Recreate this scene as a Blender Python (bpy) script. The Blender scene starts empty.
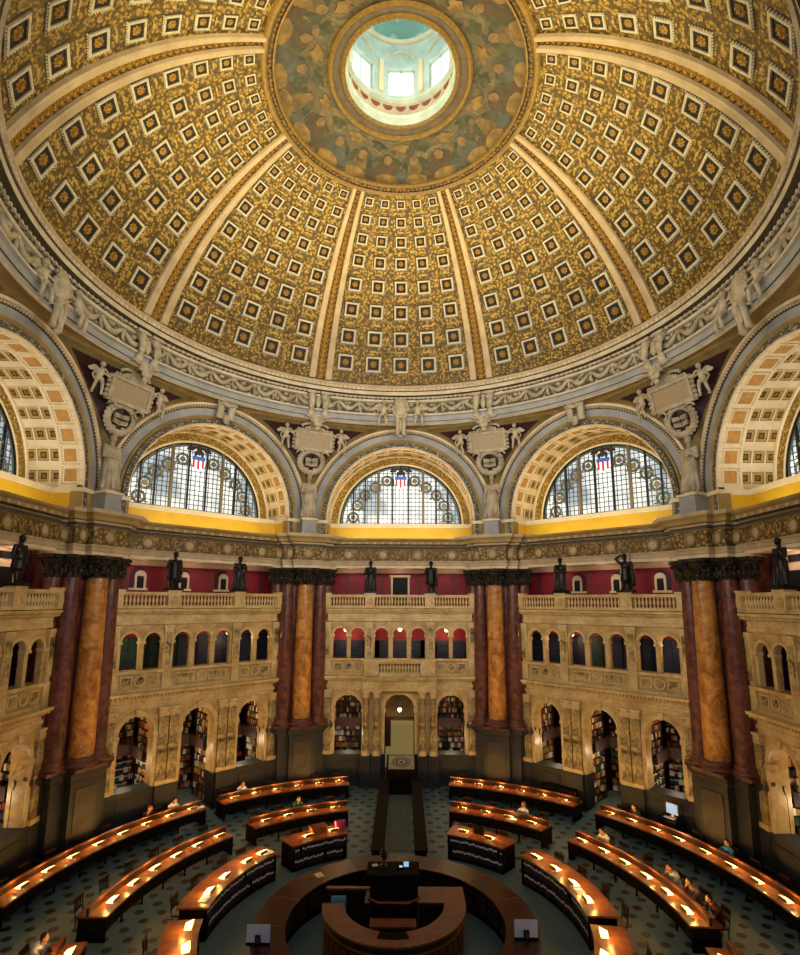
import bpy, math, random
from mathutils import Matrix, Vector
random.seed(7)
sin, cos, pi, sqrt = math.sin, math.cos, math.pi, math.sqrt
rd = math.radians
scene = bpy.context.scene
COL = scene.collection

# ------------------------------------------------------------------ helpers
def lin(h):
    if isinstance(h, str):
        h = h.lstrip('#'); c = [int(h[i:i + 2], 16) / 255 for i in (0, 2, 4)]
        return tuple(x / 12.92 if x <= .04045 else ((x + .055) / 1.055) ** 2.4 for x in c) + (1,)
    return tuple(h) + (1,) if len(h) == 3 else tuple(h)

def new_mat(name):
    m = bpy.data.materials.new(name); m.use_nodes = True
    nt = m.node_tree
    return m, nt, nt.nodes['Principled BSDF'], nt.nodes.new, nt.links.new

def mat(name, c, c2=None, scale=3., rough=.6, metal=0., bump=0., bscale=None, emit=None, estr=0., detail=4., lo=.35, hi=.65, kind='noise', spec=.4):
    m, nt, b, N, L = new_mat(name)
    b.inputs['Roughness'].default_value = rough; b.inputs['Metallic'].default_value = metal
    b.inputs['Specular IOR Level'].default_value = spec
    b.inputs['Base Color'].default_value = lin(c)
    tc = N('ShaderNodeTexCoord')
    if c2 is not None or bump:
        if kind == 'voronoi':
            t = N('ShaderNodeTexVoronoi'); t.inputs['Scale'].default_value = scale; out = t.outputs['Distance']
        else:
            t = N('ShaderNodeTexNoise'); t.inputs['Scale'].default_value = scale; t.inputs['Detail'].default_value = detail; out = t.outputs[0]
        L(tc.outputs['Object'], t.inputs['Vector'])
        if c2 is not None:
            r = N('ShaderNodeValToRGB'); r.color_ramp.elements[0].position = lo; r.color_ramp.elements[1].position = hi
            r.color_ramp.elements[0].color = lin(c); r.color_ramp.elements[1].color = lin(c2)
            L(out, r.inputs[0]); L(r.outputs[0], b.inputs['Base Color'])
        if bump:
            src = out
            if bscale:
                t2 = N('ShaderNodeTexNoise'); t2.inputs['Scale'].default_value = bscale; t2.inputs['Detail'].default_value = 3
                L(tc.outputs['Object'], t2.inputs['Vector']); src = t2.outputs[0]
            bp = N('ShaderNodeBump'); bp.inputs['Strength'].default_value = bump; bp.inputs['Distance'].default_value = .05
            L(src, bp.inputs['Height']); L(bp.outputs[0], b.inputs['Normal'])
    if emit is not None:
        b.inputs['Emission Color'].default_value = lin(emit); b.inputs['Emission Strength'].default_value = estr
    return m

def marble(name, base, mid, vein, scale=1.2, rough=.35, vw=.035, va=.8):
    """mottled stone: soft blotches, thin wandering veins and fine grain"""
    m, nt, b, N, L = new_mat(name)
    tc = N('ShaderNodeTexCoord')
    def noise(sc, det, dis=0., rg=.6):
        n = N('ShaderNodeTexNoise'); n.inputs['Scale'].default_value = sc; n.inputs['Detail'].default_value = det; n.inputs['Distortion'].default_value = dis; n.inputs['Roughness'].default_value = rg
        L(tc.outputs['Object'], n.inputs['Vector']); return n.outputs[0]
    def ramp(src, c0, c1, p0, p1):
        r = N('ShaderNodeValToRGB'); e = r.color_ramp.elements; e[0].position = p0; e[0].color = lin(c0); e[1].position = p1; e[1].color = lin(c1); L(src, r.inputs[0]); return r.outputs[0]
    def mixc(f, a, c, mode='MIX'):
        q = N('ShaderNodeMix'); q.data_type = 'RGBA'; q.blend_type = mode
        if isinstance(f, float): q.inputs[0].default_value = f
        else: L(f, q.inputs[0])
        L(a, q.inputs[6])
        if isinstance(c, str): q.inputs[7].default_value = lin(c)
        else: L(c, q.inputs[7])
        return q.outputs[2]
    col = ramp(noise(scale, 8, .6, .65), mid, base, .35, .62)
    v = N('ShaderNodeMath'); v.operation = 'SUBTRACT'; v.inputs[1].default_value = .5; L(noise(scale * 1.3, 5, 1.0, .55), v.inputs[0])
    a = N('ShaderNodeMath'); a.operation = 'ABSOLUTE'; L(v.outputs[0], a.inputs[0])
    mask = ramp(a.outputs[0], (va, va, va), (0, 0, 0), 0., vw)
    patch = ramp(noise(scale * .8, 3), (0, 0, 0), (1, 1, 1), .42, .62)
    mm = N('ShaderNodeMix'); mm.data_type = 'RGBA'; mm.blend_type = 'MULTIPLY'; mm.inputs[0].default_value = 1.; L(mask, mm.inputs[6]); L(patch, mm.inputs[7])
    col = mixc(mm.outputs[2], col, vein)
    col = mixc(.45, col, noise(scale * 7, 6, 0, .7), 'OVERLAY')
    L(col, b.inputs['Base Color']); b.inputs['Roughness'].default_value = rough
    return m

def ornament(name, ground, relief, scale, rough=.55, bump=.6, metal=0., lo=.2, hi=.5, crevice_shade=None):
    """ornamental relief: rounded voronoi cells and fine scrolls over a ground colour"""
    m, nt, b, N, L = new_mat(name)
    tc = N('ShaderNodeTexCoord')
    nz = N('ShaderNodeTexNoise'); nz.inputs['Scale'].default_value = scale * .8; nz.inputs['Detail'].default_value = 3
    L(tc.outputs['Object'], nz.inputs['Vector'])
    add = N('ShaderNodeMix'); add.data_type = 'VECTOR' if False else 'RGBA'; add.blend_type = 'ADD'; add.inputs[0].default_value = .22
    L(tc.outputs['Object'], add.inputs[6]); L(nz.outputs[1], add.inputs[7])
    v = N('ShaderNodeTexVoronoi'); v.inputs['Scale'].default_value = scale; L(add.outputs[2], v.inputs['Vector'])
    r = N('ShaderNodeValToRGB'); e = r.color_ramp.elements
    e[0].position = lo; e[0].color = lin(relief); e[1].position = hi; e[1].color = lin(ground)
    if crevice_shade: k = e.new(crevice_shade[0]); k.color = lin(crevice_shade[1])  # stop that paints crevice shade at the cell borders
    L(v.outputs['Distance'], r.inputs[0])
    n2 = N('ShaderNodeTexNoise'); n2.inputs['Scale'].default_value = scale * .35; n2.inputs['Detail'].default_value = 4
    L(tc.outputs['Object'], n2.inputs['Vector'])
    mx = N('ShaderNodeMix'); mx.data_type = 'RGBA'; mx.blend_type = 'OVERLAY'; mx.inputs[0].default_value = .5
    L(r.outputs[0], mx.inputs[6]); L(n2.outputs[0], mx.inputs[7])
    L(mx.outputs[2], b.inputs['Base Color'])
    bp = N('ShaderNodeBump'); bp.invert = True; bp.inputs['Strength'].default_value = bump; bp.inputs['Distance'].default_value = .08
    L(v.outputs['Distance'], bp.inputs['Height']); L(bp.outputs[0], b.inputs['Normal'])
    b.inputs['Roughness'].default_value = rough; b.inputs['Metallic'].default_value = metal
    return m

class MB:
    def __init__(s): s.v = []; s.f = []; s.m = []; s.sm = []
    def add(s, vs, fs, mi=0, smooth=False):
        o = len(s.v); s.v.extend(vs)
        for i, f in enumerate(fs):
            s.f.append(tuple(k + o for k in f)); s.m.append(mi[i] if isinstance(mi, (list, tuple)) else mi); s.sm.append(smooth)
    def box(s, x0, x1, y0, y1, z0, z1, mi=0):
        s.add([(x0, y0, z0), (x1, y0, z0), (x1, y1, z0), (x0, y1, z0), (x0, y0, z1), (x1, y0, z1), (x1, y1, z1), (x0, y1, z1)],
              [(0, 3, 2, 1), (4, 5, 6, 7), (0, 1, 5, 4), (1, 2, 6, 5), (2, 3, 7, 6), (3, 0, 4, 7)], mi)
    def grid(s, rows, mi=0, smooth=False, closeu=False):
        n = len(rows[0]); vs = [p for r in rows for p in r]; fs = []; ms = []
        for i in range(len(rows) - 1):
            for j in range(n if closeu else n - 1):
                k = (j + 1) % n
                fs.append((i * n + j, i * n + k, (i + 1) * n + k, (i + 1) * n + j))
                ms.append(mi[i] if isinstance(mi, (list, tuple)) else mi)
        s.add(vs, fs, ms, smooth)
    def lathe(s, prof, n=24, c=(0, 0), a0=0., a1=360., mi=0, smooth=True, cap=False):
        full = abs(a1 - a0) > 359.9; k = n if full else n + 1
        rows = [[(c[0] + r * sin(rd(a0 + (a1 - a0) * j / n)), c[1] + r * cos(rd(a0 + (a1 - a0) * j / n)), z) for j in range(k)] for r, z in prof]
        s.grid(rows, mi, smooth, full)
        if cap and full:
            for r in (rows[0], rows[-1]): s.add(r, [tuple(range(len(r)))], mi if not isinstance(mi, (list, tuple)) else mi[0])
        if cap and not full:
            for j in (0, k - 1):
                p = [r[j] for r in rows]; s.add(p, [tuple(range(len(p)))], mi if not isinstance(mi, (list, tuple)) else mi[0])
    def ringbox(s, r0, r1, z0, z1, a0, a1, n, c=(0, 0), mi=0):
        s.lathe([(r0, z0), (r1, z0), (r1, z1), (r0, z1), (r0, z0)], n, c, a0, a1, mi, False, True)
    def arch(s, cx, cz, prof, a0=0., a1=180., n=32, mi=0, smooth=False):
        rows = [[(cx + r * cos(rd(a0 + (a1 - a0) * j / n)), y, cz + r * sin(rd(a0 + (a1 - a0) * j / n))) for j in range(n + 1)] for r, y in prof]
        s.grid(rows, mi, smooth)
    def run(s, prof, x0, x1, mi=0, caps=True):
        s.grid([[(x0, y, z), (x1, y, z)] for y, z in prof], mi)
        if caps:
            for x in (x0, x1): s.add([(x, y, z) for y, z in prof], [tuple(range(len(prof)))], mi if not isinstance(mi, (list, tuple)) else mi[0])
    def plan(s, pts, prof, mi=0, cap=True):
        """sweep a profile [(outward offset, z)] along an open plan polyline; outward = to the right hand of travel"""
        n = len(pts); nor = []
        for i in range(n):
            ds = []
            if i > 0: ds.append((pts[i][0] - pts[i - 1][0], pts[i][1] - pts[i - 1][1]))
            if i < n - 1: ds.append((pts[i + 1][0] - pts[i][0], pts[i + 1][1] - pts[i][1]))
            ns = [(d[1] / math.hypot(*d), -d[0] / math.hypot(*d)) for d in ds]
            if len(ns) == 1: nor.append(ns[0])
            else:
                bx, by = ns[0][0] + ns[1][0], ns[0][1] + ns[1][1]; q = (1 + ns[0][0] * ns[1][0] + ns[0][1] * ns[1][1])
                nor.append((bx / q, by / q))
        rows = [[(p[0] + o * nn[0], p[1] + o * nn[1], z) for p, nn in zip(pts, nor)] for o, z in prof]
        s.grid(rows, mi)
        if cap:
            for r in (rows[0], rows[-1]): s.add(r, [tuple(range(len(r)))], mi if not isinstance(mi, (list, tuple)) else mi[-1])
    def tube(s, pts, r, n=6, mi=0, closed=False, smooth=True, up=(0, 0, 1)):
        rows = []; m = len(pts)
        for i in range(m):
            a = Vector(pts[(i - 1) % m] if closed or i > 0 else pts[i]); b = Vector(pts[(i + 1) % m] if closed or i < m - 1 else pts[i])
            t = (b - a).normalized(); u = Vector(up)
            if abs(t.dot(u)) > .95: u = Vector((1, 0, 0)) if abs(t.x) < .9 else Vector((0, 1, 0))
            e1 = t.cross(u).normalized(); e2 = t.cross(e1); p = Vector(pts[i]); rr = r[i] if isinstance(r, (list, tuple)) else r
            rows.append([tuple(p + rr * (cos(2 * pi * k / n) * e1 + sin(2 * pi * k / n) * e2)) for k in range(n)])
        if closed: rows.append(rows[0])
        s.grid(rows, mi, smooth, True)
        if not closed:
            for q in (rows[0], rows[-1]): s.add(q, [tuple(range(n))], mi if not isinstance(mi, (list, tuple)) else mi[0])
    def ball(s, c, r, nu=8, nv=5, mi=0, smooth=True):
        if not isinstance(r, (list, tuple)): r = (r, r, r)
        rows = [[(c[0] + r[0] * sin(pi * i / nv) * cos(2 * pi * j / nu), c[1] + r[1] * sin(pi * i / nv) * sin(2 * pi * j / nu), c[2] + r[2] * cos(pi * i / nv)) for j in range(nu)] for i in range(nv + 1)]
        s.grid(rows, mi, smooth, True)
    def mark(s): return len(s.v)
    def xf(s, k, fn):
        for i in range(k, len(s.v)): s.v[i] = tuple(fn(s.v[i]))
    def mesh(s, name, mats):
        me = bpy.data.meshes.new(name); me.from_pydata(s.v, [], s.f)
        for q in (mats if isinstance(mats, (list, tuple)) else [mats]): me.materials.append(q)
        me.polygons.foreach_set('material_index', s.m); me.polygons.foreach_set('use_smooth', s.sm); me.update()
        return me
    def build(s, name, mats, parent=None, loc=(0, 0, 0), rz=0.):
        return link(name, s.mesh(name, mats), parent, loc, rz)

def link(name, data, parent=None, loc=(0, 0, 0), rz=0.):
    o = bpy.data.objects.new(name, data); COL.objects.link(o); o.location = loc; o.rotation_euler.z = rz
    if parent is not None: o.parent = parent
    return o
def empty(name, loc=(0, 0, 0), rz=0.):
    o = bpy.data.objects.new(name, None); COL.objects.link(o); o.location = loc; o.rotation_euler.z = rz; o.empty_display_size = .2
    return o
def T(o, label=None, cat=None, group=None, kind=None):
    if label: o['label'] = label
    if cat: o['category'] = cat
    if group: o['group'] = group
    if kind: o['kind'] = kind
    return o
def S(o): o['kind'] = 'structure'; return o
def dup(o, parent=None):
    c = o.copy(); COL.objects.link(c)
    if parent is not None: c.parent = parent
    for ch in list(o.children): dup(ch, c)
    return c
def polar(R, az, z=0.): return (R * sin(rd(az)), R * cos(rd(az)), z)
def vor(prims, name, voxel, mats, smooth_it=2):
    """one continuous skin over a set of overlapping round limbs: ('b',c,r) ellipsoids and ('c',p0,p1,r0,r1) tapering limbs"""
    b = MB()
    for p in prims:
        if p[0] == 'b': b.ball(p[1], p[2], 14, 9)
        else:
            p0, p1 = Vector(p[1]), Vector(p[2]); n = 6
            b.tube([tuple(p0.lerp(p1, i / n)) for i in range(n + 1)], [p[3] + (p[4] - p[3]) * i / n for i in range(n + 1)], 12)
            b.ball(p[1], p[3], 12, 8); b.ball(p[2], p[4], 12, 8)
    me = b.mesh(name + '_src', mats); o = bpy.data.objects.new('tmp', me); COL.objects.link(o)
    r = o.modifiers.new('r', 'REMESH'); r.mode = 'VOXEL'; r.voxel_size = voxel; r.use_smooth_shade = True
    if smooth_it:
        sm = o.modifiers.new('s', 'SMOOTH'); sm.iterations = smooth_it; sm.factor = .5
    dg = bpy.context.evaluated_depsgraph_get(); dg.update()
    out = bpy.data.meshes.new_from_object(o.evaluated_get(dg)); out.name = name
    bpy.data.objects.remove(o); bpy.data.meshes.remove(me)
    for q in out.polygons: q.use_smooth = True
    return out

# ------------------------------------------------------------------ materials
M = {}
M['plaster'] = mat('grey plaster', '#b3a892', '#8d826c', 2.2, .7, bump=.15, bscale=14)
M['cream'] = mat('cream plaster', '#d8c6a6', '#c4b190', 1.5, .6)
M['bluegrey'] = mat('blue grey plaster', '#9a9a98', '#84868a', 1.2, .65)
M['ochre'] = mat('ochre plaster', '#9c8450', '#86703f', 1.2, .65)
M['olive'] = mat('olive plaster', '#7d6c3c', '#655630', 1.6, .7)
M['relief'] = ornament('plaster relief', '#4f4838', '#b3a88e', 4.2, .7, .8)
M['leafband'] = ornament('leaf carved band', '#4e4a40', '#a39c88', 7.5, .7, .9)
M['darkline'] = mat('dark bead and painted step shade', '#3a352c', '#57503f', 9, .7)  # dark beads; also shade painted into the archivolt step
M['darkred'] = mat('dark maroon panel', '#35121a', '#2a0d15', 2, .6)
M['gold'] = ornament('gilded coffer ground', '#94762a', '#bb9c48', 6.5, .5, .7, .0, .08, .3, (.6, '#4a3710'))  # darkest brown paints shade into the relief crevices
M['goldband'] = ornament('gilded rib ornament', '#3a2a10', '#8a662a', 6., .45, .9, .1)
M['goldfrieze'] = ornament('gilded frieze', '#5a4722', '#a88c54', 5., .5, .9)
M['goldplain'] = mat('gold leaf', '#c79a3c', '#a87d28', 6, .4, .25)
M['rib'] = mat('rib plaster', '#b3a080', '#a08c6c', 1.5, .6)
M['framec'] = mat('coffer frame', '#c3baa2', '#aca28a', 5, .6)
M['dentil'] = mat('coffer dentil', '#4d4126', '#3a3120', 8, .7)
M['navy'] = mat('coffer ground navy', '#0c1020', '#080a14', 5, .6)
M['rosette'] = mat('gilded rosette', '#a47a2a', '#7d5c1c', 16, .4, .1)
M['vaultcream'] = mat('vault plaster', '#e6d8b8', '#d9c8a2', 1.5, .6)
M['vaultpanel'] = mat('vault tan panel', '#c08f45', '#ab7d36', 4, .6)
M['vaultrim'] = mat('vault coffer rim', '#c2a25e', '#a88848', 6, .6)
M['yellow'] = mat('yellow cove paint', '#d9b02c', '#cda324', 1, .55)
M['guilloche'] = ornament('gilded guilloche', '#8a6a22', '#d9b860', 8, .5, .8)
M['marble'] = marble('cream veined marble', '#cfb27a', '#a98750', '#5b4a34', .8, .4, .03, .7)
M['marble2'] = marble('pale carved marble', '#d8c18c', '#b4965c', '#7d6845', 1.1, .4, .02, .4)
M['marbledark'] = marble('black veined pilaster marble', '#d4ba80', '#7d6a44', '#0e0f14', 1.3, .3, .13, 1.)
M['goldcol'] = marble('golden marble', '#cf9448', '#8a5222', '#4a2a12', 1.7, .3, .05, .8)
M['redcol'] = marble('dark red marble', '#7a4638', '#3a1c1c', '#1c0f10', 2.4, .3, .05, .7)
M['dado'] = marble('dark dado marble', '#26272c', '#191a1e', '#0c0c0e', .9, .6)
M['plinth'] = marble('brown plinth marble', '#413830', '#2c2725', '#181514', 1.1, .55)
M['friezegold'] = mat('frieze gilding', '#96783e', '#7d6330', 9, .5)
M['ringcream'] = mat('warm grey plaster', '#c4b8a2', '#ab9f88', 2, .65)
M['collar'] = mat('brown grey collar', '#5d5040', '#4a4036', 3, .6)
M['collargold'] = mat('aged gold bead', '#86692e', '#6d5424', 8, .5)
M['mezz'] = mat('mezzanine wood', '#33150c', '#240e08', 3, .7)
M['capital'] = ornament('bronzed capital', '#15120d', '#7a6230', 9, .45, 1., .3, .1, .4)
M['redwall'] = mat('crimson wall', '#86182a', '#761424', .8, .6)
M['redtrim'] = mat('muted red strip', '#6a2a2a', '#592222', 3, .6)
M['bronze'] = mat('dark bronze', '#15140f', '#24221a', 6, .4, .5)
M['wood'] = mat('dark mahogany', '#2e150c', '#1b0c07', 3, .35)
M['woodtop'] = mat('desk wood', '#8a4c1c', '#6a3613', 4, .4)
M['woodred'] = mat('red brown wood', '#7d3f20', '#633018', 3.5, .4)
M['black'] = mat('black wood', '#100c0a', '#161009', 4, .75, spec=.08)
M['brass'] = mat('brass', '#b0863a', None, rough=.3, metal=.8)
M['iron'] = mat('dark iron', '#1d1f22', None, rough=.5, metal=.4)
M['lead'] = mat('lead came', '#3a4046', None, rough=.6)
M['mullion'] = mat('gilded mullion', '#6d6145', None, rough=.5)
M['white'] = mat('white card', '#d9d9e0', None, rough=.6)
M['skin'] = mat('skin', '#b98560', '#a87350', 8, .6)
M['hair'] = mat('dark hair', '#1a110c', None, rough=.7)
M['screen'] = mat('lit screen', '#203040', None, rough=.3, emit='#a9cbe8', estr=.9)
M['darkscreen'] = mat('dim screen', '#0c1a26', None, rough=.3, emit='#2b5673', estr=.35)
M['lampglass'] = mat('lamp glass', '#fff0c0', None, rough=.4, emit=(1., .74, .3), estr=2.4)
M['globe'] = mat('globe glass', '#fff0c0', None, rough=.4, emit=(1., .8, .5), estr=4.)
M['daylight'] = mat('lantern daylight', '#e8f6f6', None, rough=.4, emit=(.85, .98, 1.), estr=1.6)
M['lantern'] = mat('pale grey green plaster', '#c6d3cc', '#aebfb8', 2, .6)
M['lanternpat'] = ornament('lantern ceiling', '#7fa99b', '#b9d3c8', 2., .6, .3)
M['scallop'] = mat('terracotta scallop', '#8a4a34', '#6f3a2a', 5, .6)
M['carpet'] = mat('grey carpet', '#6c7874', '#5c6866', 3, .9)
M['doorglow'] = mat('self glowing vestibule panel', '#8f7a3a', None, rough=.6, emit=(.55, .42, .15), estr=.25)  # yellow panel given its own glow in place of lamplight
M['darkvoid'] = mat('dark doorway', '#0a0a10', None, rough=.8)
M['galgreen'] = mat('green press front', '#123526', '#0d271d', 3, .6)
M['galblue'] = mat('blue press front', '#1d2440', '#161b30', 3, .6)

def window_glass():
    m, nt, b, N, L = new_mat('leaded daylight glass')
    tc = N('ShaderNodeTexCoord'); n = N('ShaderNodeTexNoise'); n.inputs['Scale'].default_value = .55; n.inputs['Detail'].default_value = 3
    L(tc.outputs['Object'], n.inputs['Vector'])
    r = N('ShaderNodeValToRGB'); e = r.color_ramp.elements
    e[0].position = .38; e[0].color = (.25, .33, .42, 1); e[1].position = .6; e[1].color = (.8, .86, .92, 1)
    L(n.outputs[0], r.inputs[0]); L(r.outputs[0], b.inputs['Emission Color']); L(r.outputs[0], b.inputs['Base Color'])
    b.inputs['Emission Strength'].default_value = .66; b.inputs['Roughness'].default_value = .3
    return m
M['glass'] = window_glass()

def mural_mat():
    m, nt, b, N, L = new_mat('painted collar')
    tc = N('ShaderNodeTexCoord')
    n = N('ShaderNodeTexNoise'); n.inputs['Scale'].default_value = .9; n.inputs['Detail'].default_value = 7; n.inputs['Distortion'].default_value = 1.2
    L(tc.outputs['Object'], n.inputs['Vector'])
    r = N('ShaderNodeValToRGB'); e = r.color_ramp.elements
    e[0].position = .28; e[0].color = lin('#2a3038'); e[1].position = .75; e[1].color = lin('#7d6a44')
    for p, c in ((.4, '#38382f'), (.47, '#5a4c32'), (.53, '#434337'), (.6, '#6a5938'), (.67, '#3f4732')):
        k = e.new(p); k.color = lin(c)
    L(n.outputs[0], r.inputs[0]); L(r.outputs[0], b.inputs['Base Color']); b.inputs['Roughness'].default_value = .7
    return m
M['mural'] = mural_mat()

def floor_mat():
    m, nt, b, N, L = new_mat('spotted floor tiles')
    tc = N('ShaderNodeTexCoord'); sp = N('ShaderNodeSeparateXYZ'); L(tc.outputs['Object'], sp.inputs[0])
    def math_(op, a, bb=None, c=None):
        q = N('ShaderNodeMath'); q.operation = op
        for i, v in enumerate((a, bb, c)):
            if v is None: continue
            if isinstance(v, (int, float)): q.inputs[i].default_value = v
            else: L(v, q.inputs[i])
        return q.outputs[0]
    P = .78
    def dots(ox, oy):
        fx = math_('SUBTRACT', math_('FRACT', math_('ADD', math_('DIVIDE', sp.outputs[0], P), ox + 50.)), .5)
        fy = math_('SUBTRACT', math_('FRACT', math_('ADD', math_('DIVIDE', sp.outputs[1], P * 1.35), oy + 50.)), .5)
        fy = math_('MULTIPLY', fy, 1.35)
        return math_('LESS_THAN', math_('SQRT', math_('ADD', math_('MULTIPLY', fx, fx), math_('MULTIPLY', fy, fy))), .2)
    d = math_('MAXIMUM', dots(0, 0), dots(.5, .5))
    rr_ = math_('SQRT', math_('ADD', math_('MULTIPLY', sp.outputs[0], sp.outputs[0]), math_('MULTIPLY', sp.outputs[1], sp.outputs[1])))
    d = math_('MULTIPLY', d, math_('GREATER_THAN', rr_, 6.4))
    nz = N('ShaderNodeTexNoise'); nz.inputs['Scale'].default_value = .6; nz.inputs['Detail'].default_value = 4; L(tc.outputs['Object'], nz.inputs['Vector'])
    r = N('ShaderNodeValToRGB'); r.color_ramp.elements[0].color = lin('#42606f'); r.color_ramp.elements[1].color = lin('#5f7d8a'); L(nz.outputs[0], r.inputs[0])
    mx = N('ShaderNodeMix'); mx.data_type = 'RGBA'; L(d, mx.inputs[0]); L(r.outputs[0], mx.inputs[6]); mx.inputs[7].default_value = lin('#0a0b10')
    L(mx.outputs[2], b.inputs['Base Color']); b.inputs['Roughness'].default_value = .55
    return m
M['floor'] = floor_mat()
def book_mat(name, cols):
    m, nt, b, N, L = new_mat(name)
    oi = N('ShaderNodeObjectInfo'); r = N('ShaderNodeValToRGB'); r.color_ramp.interpolation = 'CONSTANT'
    e = r.color_ramp.elements; e[0].color = lin(cols[0]); e[0].position = 0; e[1].position = 1 / len(cols); e[1].color = lin(cols[1])
    for i, c in enumerate(cols[2:]):
        k = e.new((i + 2) / len(cols)); k.color = lin(c)
    L(oi.outputs['Random'], r.inputs[0]); L(r.outputs[0], b.inputs['Base Color']); b.inputs['Roughness'].default_value = .6
    return m
BOOKC = ['#7a2a18', '#c9bfa5', '#2c4a3a', '#8a6a2a', '#26354f', '#b5502a', '#d8d2c2', '#4d1c1c', '#6b5a3a', '#1f1a18', '#a88b3f', '#e2ddd0']
M['book'] = book_mat('cloth bound book', BOOKC)
MBOOKS = [mat('book cloth %d' % i, c, None, rough=.6) for i, c in enumerate(BOOKC)]
M['refbook'] = book_mat('reference binding', ['#141018', '#1b1426', '#2a0f14', '#101820', '#241317'])

# ------------------------------------------------------------------ dome
CZ, RS = 18.56, 14.21
def sph(az, el, R=RS): return (R * cos(rd(el)) * sin(rd(az)), R * cos(rd(el)) * cos(rd(az)), CZ + R * sin(rd(el)))
def frame_at(az, el, R=RS):
    p = Vector(sph(az, el, R)); n = (Vector((0, 0, CZ)) - p).normalized()
    ea = Vector((cos(rd(az)), -sin(rd(az)), 0)); ee = n.cross(ea)
    if ee.z < 0: ee = -ee
    return lambda x, y, h: tuple(p + ea * x + ee * y + n * h)
def sqframe(mb, F, o, i, h0, h1, mi, hi=None):
    """raised square border: outer half width o, inner half width i"""
    hi = h0 if hi is None else hi
    q = [(-1, -1), (1, -1), (1, 1), (-1, 1)]
    rows = [[F(o * a, o * b, h0) for a, b in q], [F(o * a, o * b, h1) for a, b in q], [F(i * a, i * b, h1) for a, b in q], [F(i * a, i * b, hi) for a, b in q]]
    mb.grid(rows, mi, False, True)
def rosette(mb, F, r, h, mi, np_=8):
    n = np_ * 2
    rows = [[F(0, 0, h + r * .38)] * n,
            [F(r * .3 * cos(2 * pi * k / n), r * .3 * sin(2 * pi * k / n), h + r * .36) for k in range(n)],
            [F(r * .36 * cos(2 * pi * k / n), r * .36 * sin(2 * pi * k / n), h + r * .12) for k in range(n)],
            [F(r * (.72 if k % 2 else .66) * cos(2 * pi * k / n), r * (.72 if k % 2 else .66) * sin(2 * pi * k / n), h + r * (.34 if k % 2 == 0 else .1)) for k in range(n)],
            [F(r * (1. if k % 2 == 0 else .74) * cos(2 * pi * k / n), r * (1. if k % 2 == 0 else .74) * sin(2 * pi * k / n), h + .01) for k in range(n)]]
    mb.grid(rows, mi, False, True)

ELS = [28.5, 34.7, 41.0, 46.75, 52.1, 56.8, 60.95, 64.7]
def dome_panel():
    mb = MB()
    els = [23.7 + (66.8 - 23.7) * i / 30 for i in range(31)]
    mb.grid([[sph(-19.9 + 39.8 * j / 20, e) for j in range(21)] for e in els], 0, True)
    for i, el in enumerate(ELS):
        s = .47 * cos(rd(el)) / cos(rd(28.5)); 
        if i == 7: s *= .95
        for k in range(-2, 3):
            F = frame_at(k * 7.95, el)
            sqframe(mb, F, s * 1.14, s * .98, .0, .03 * s * 2, 2)
            for t in range(9):                                     # dentil beads on two sides
                u = -s * 1.04 + t * s * 2.08 / 8
                for (cx, cy) in ((u, -s * 1.06), (s * 1.06, u)):
                    c = [F(cx + dx * s * .055, cy + dy * s * .055, hh) for hh in (.02, .075 * s * 2) for dx, dy in ((-1, -1), (1, -1), (1, 1), (-1, 1))]
                    mb.add(c, [(4, 5, 6, 7), (0, 1, 5, 4), (1, 2, 6, 5), (2, 3, 7, 6), (3, 0, 4, 7)], 1)
            sqframe(mb, F, s * .97, s * .76, 0., .08 * s * 2, 1)
            sqframe(mb, F, s * .76, s * .66, .05 * s * 2, .05 * s * 2, 2, .0)
            q = [F(s * .67 * a, s * .67 * b, .012) for a, b in ((-1, -1), (1, -1), (1, 1), (-1, 1))]
            mb.add(q, [(0, 1, 2, 3)], 3)
            rosette(mb, F, s * .5, .012, 4)
            # relief medallions between the coffers
            if k < 2:
                G = frame_at((k + .5) * 7.95, el)
                rosette(mb, G, s * .27, .0, 5, 5)
            if i < 7:
                em = (el + ELS[i + 1]) / 2; G = frame_at(k * 7.95, em); w = s * .8
                for dx in (-.6, -.3, 0, .3, .6):
                    rr = w * (.22 if dx == 0 else .15)
                    n = 7; c = [G(dx * w + rr * cos(2 * pi * j / n), rr * sin(2 * pi * j / n) - abs(dx) * .12 * w, .01) for j in range(n)] + [G(dx * w, -abs(dx) * .12 * w, rr * .5)]
                    mb.add(c, [(j, (j + 1) % n, n) for j in range(n)], 5, True)
    return mb.mesh('coffer_panel', [M['gold'], M['framec'], M['dentil'], M['navy'], M['rosette'], M['goldlight']])
M['goldlight'] = mat('pale gilded relief', '#b59c58', '#8f7638', 9, .5)

def dome_rib():
    mb = MB(); els = [23.7 + (66.8 - 23.7) * i / 36 for i in range(37)]
    for a, b, h, mi in ((-3.1, -1.35, .16, 0), (1.35, 3.1, .16, 0)):
        rows = []
        for e in els:
            rows.append([sph(a, e), sph(a, e, RS - h), sph(a + .25, e, RS - h - .03), sph(b - .25, e, RS - h - .03), sph(b, e, RS - h), sph(b, e, RS - .02)])
        mb.grid(rows, mi)
    mb.grid([[sph(a, e, RS - .03) for a in (-1.36, 0, 1.36)] for e in els], 1)
    e = 24.3; i = 0
    while e < 66.3:
        s = .3 * cos(rd(e)); F = frame_at(0, e, RS - .03)
        rosette(mb, F, s * .82, .0, 2, 4)
        for sd in (-1, 1):
            G = frame_at(sd * .98, e + .45, RS - .03); rosette(mb, G, s * .28, .0, 2, 3)
        e += 1.28 * (.55 + .45 * cos(rd(e)))
    return mb.mesh('dome_rib', [M['rib'], M['goldband'], M['rosette']])

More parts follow.
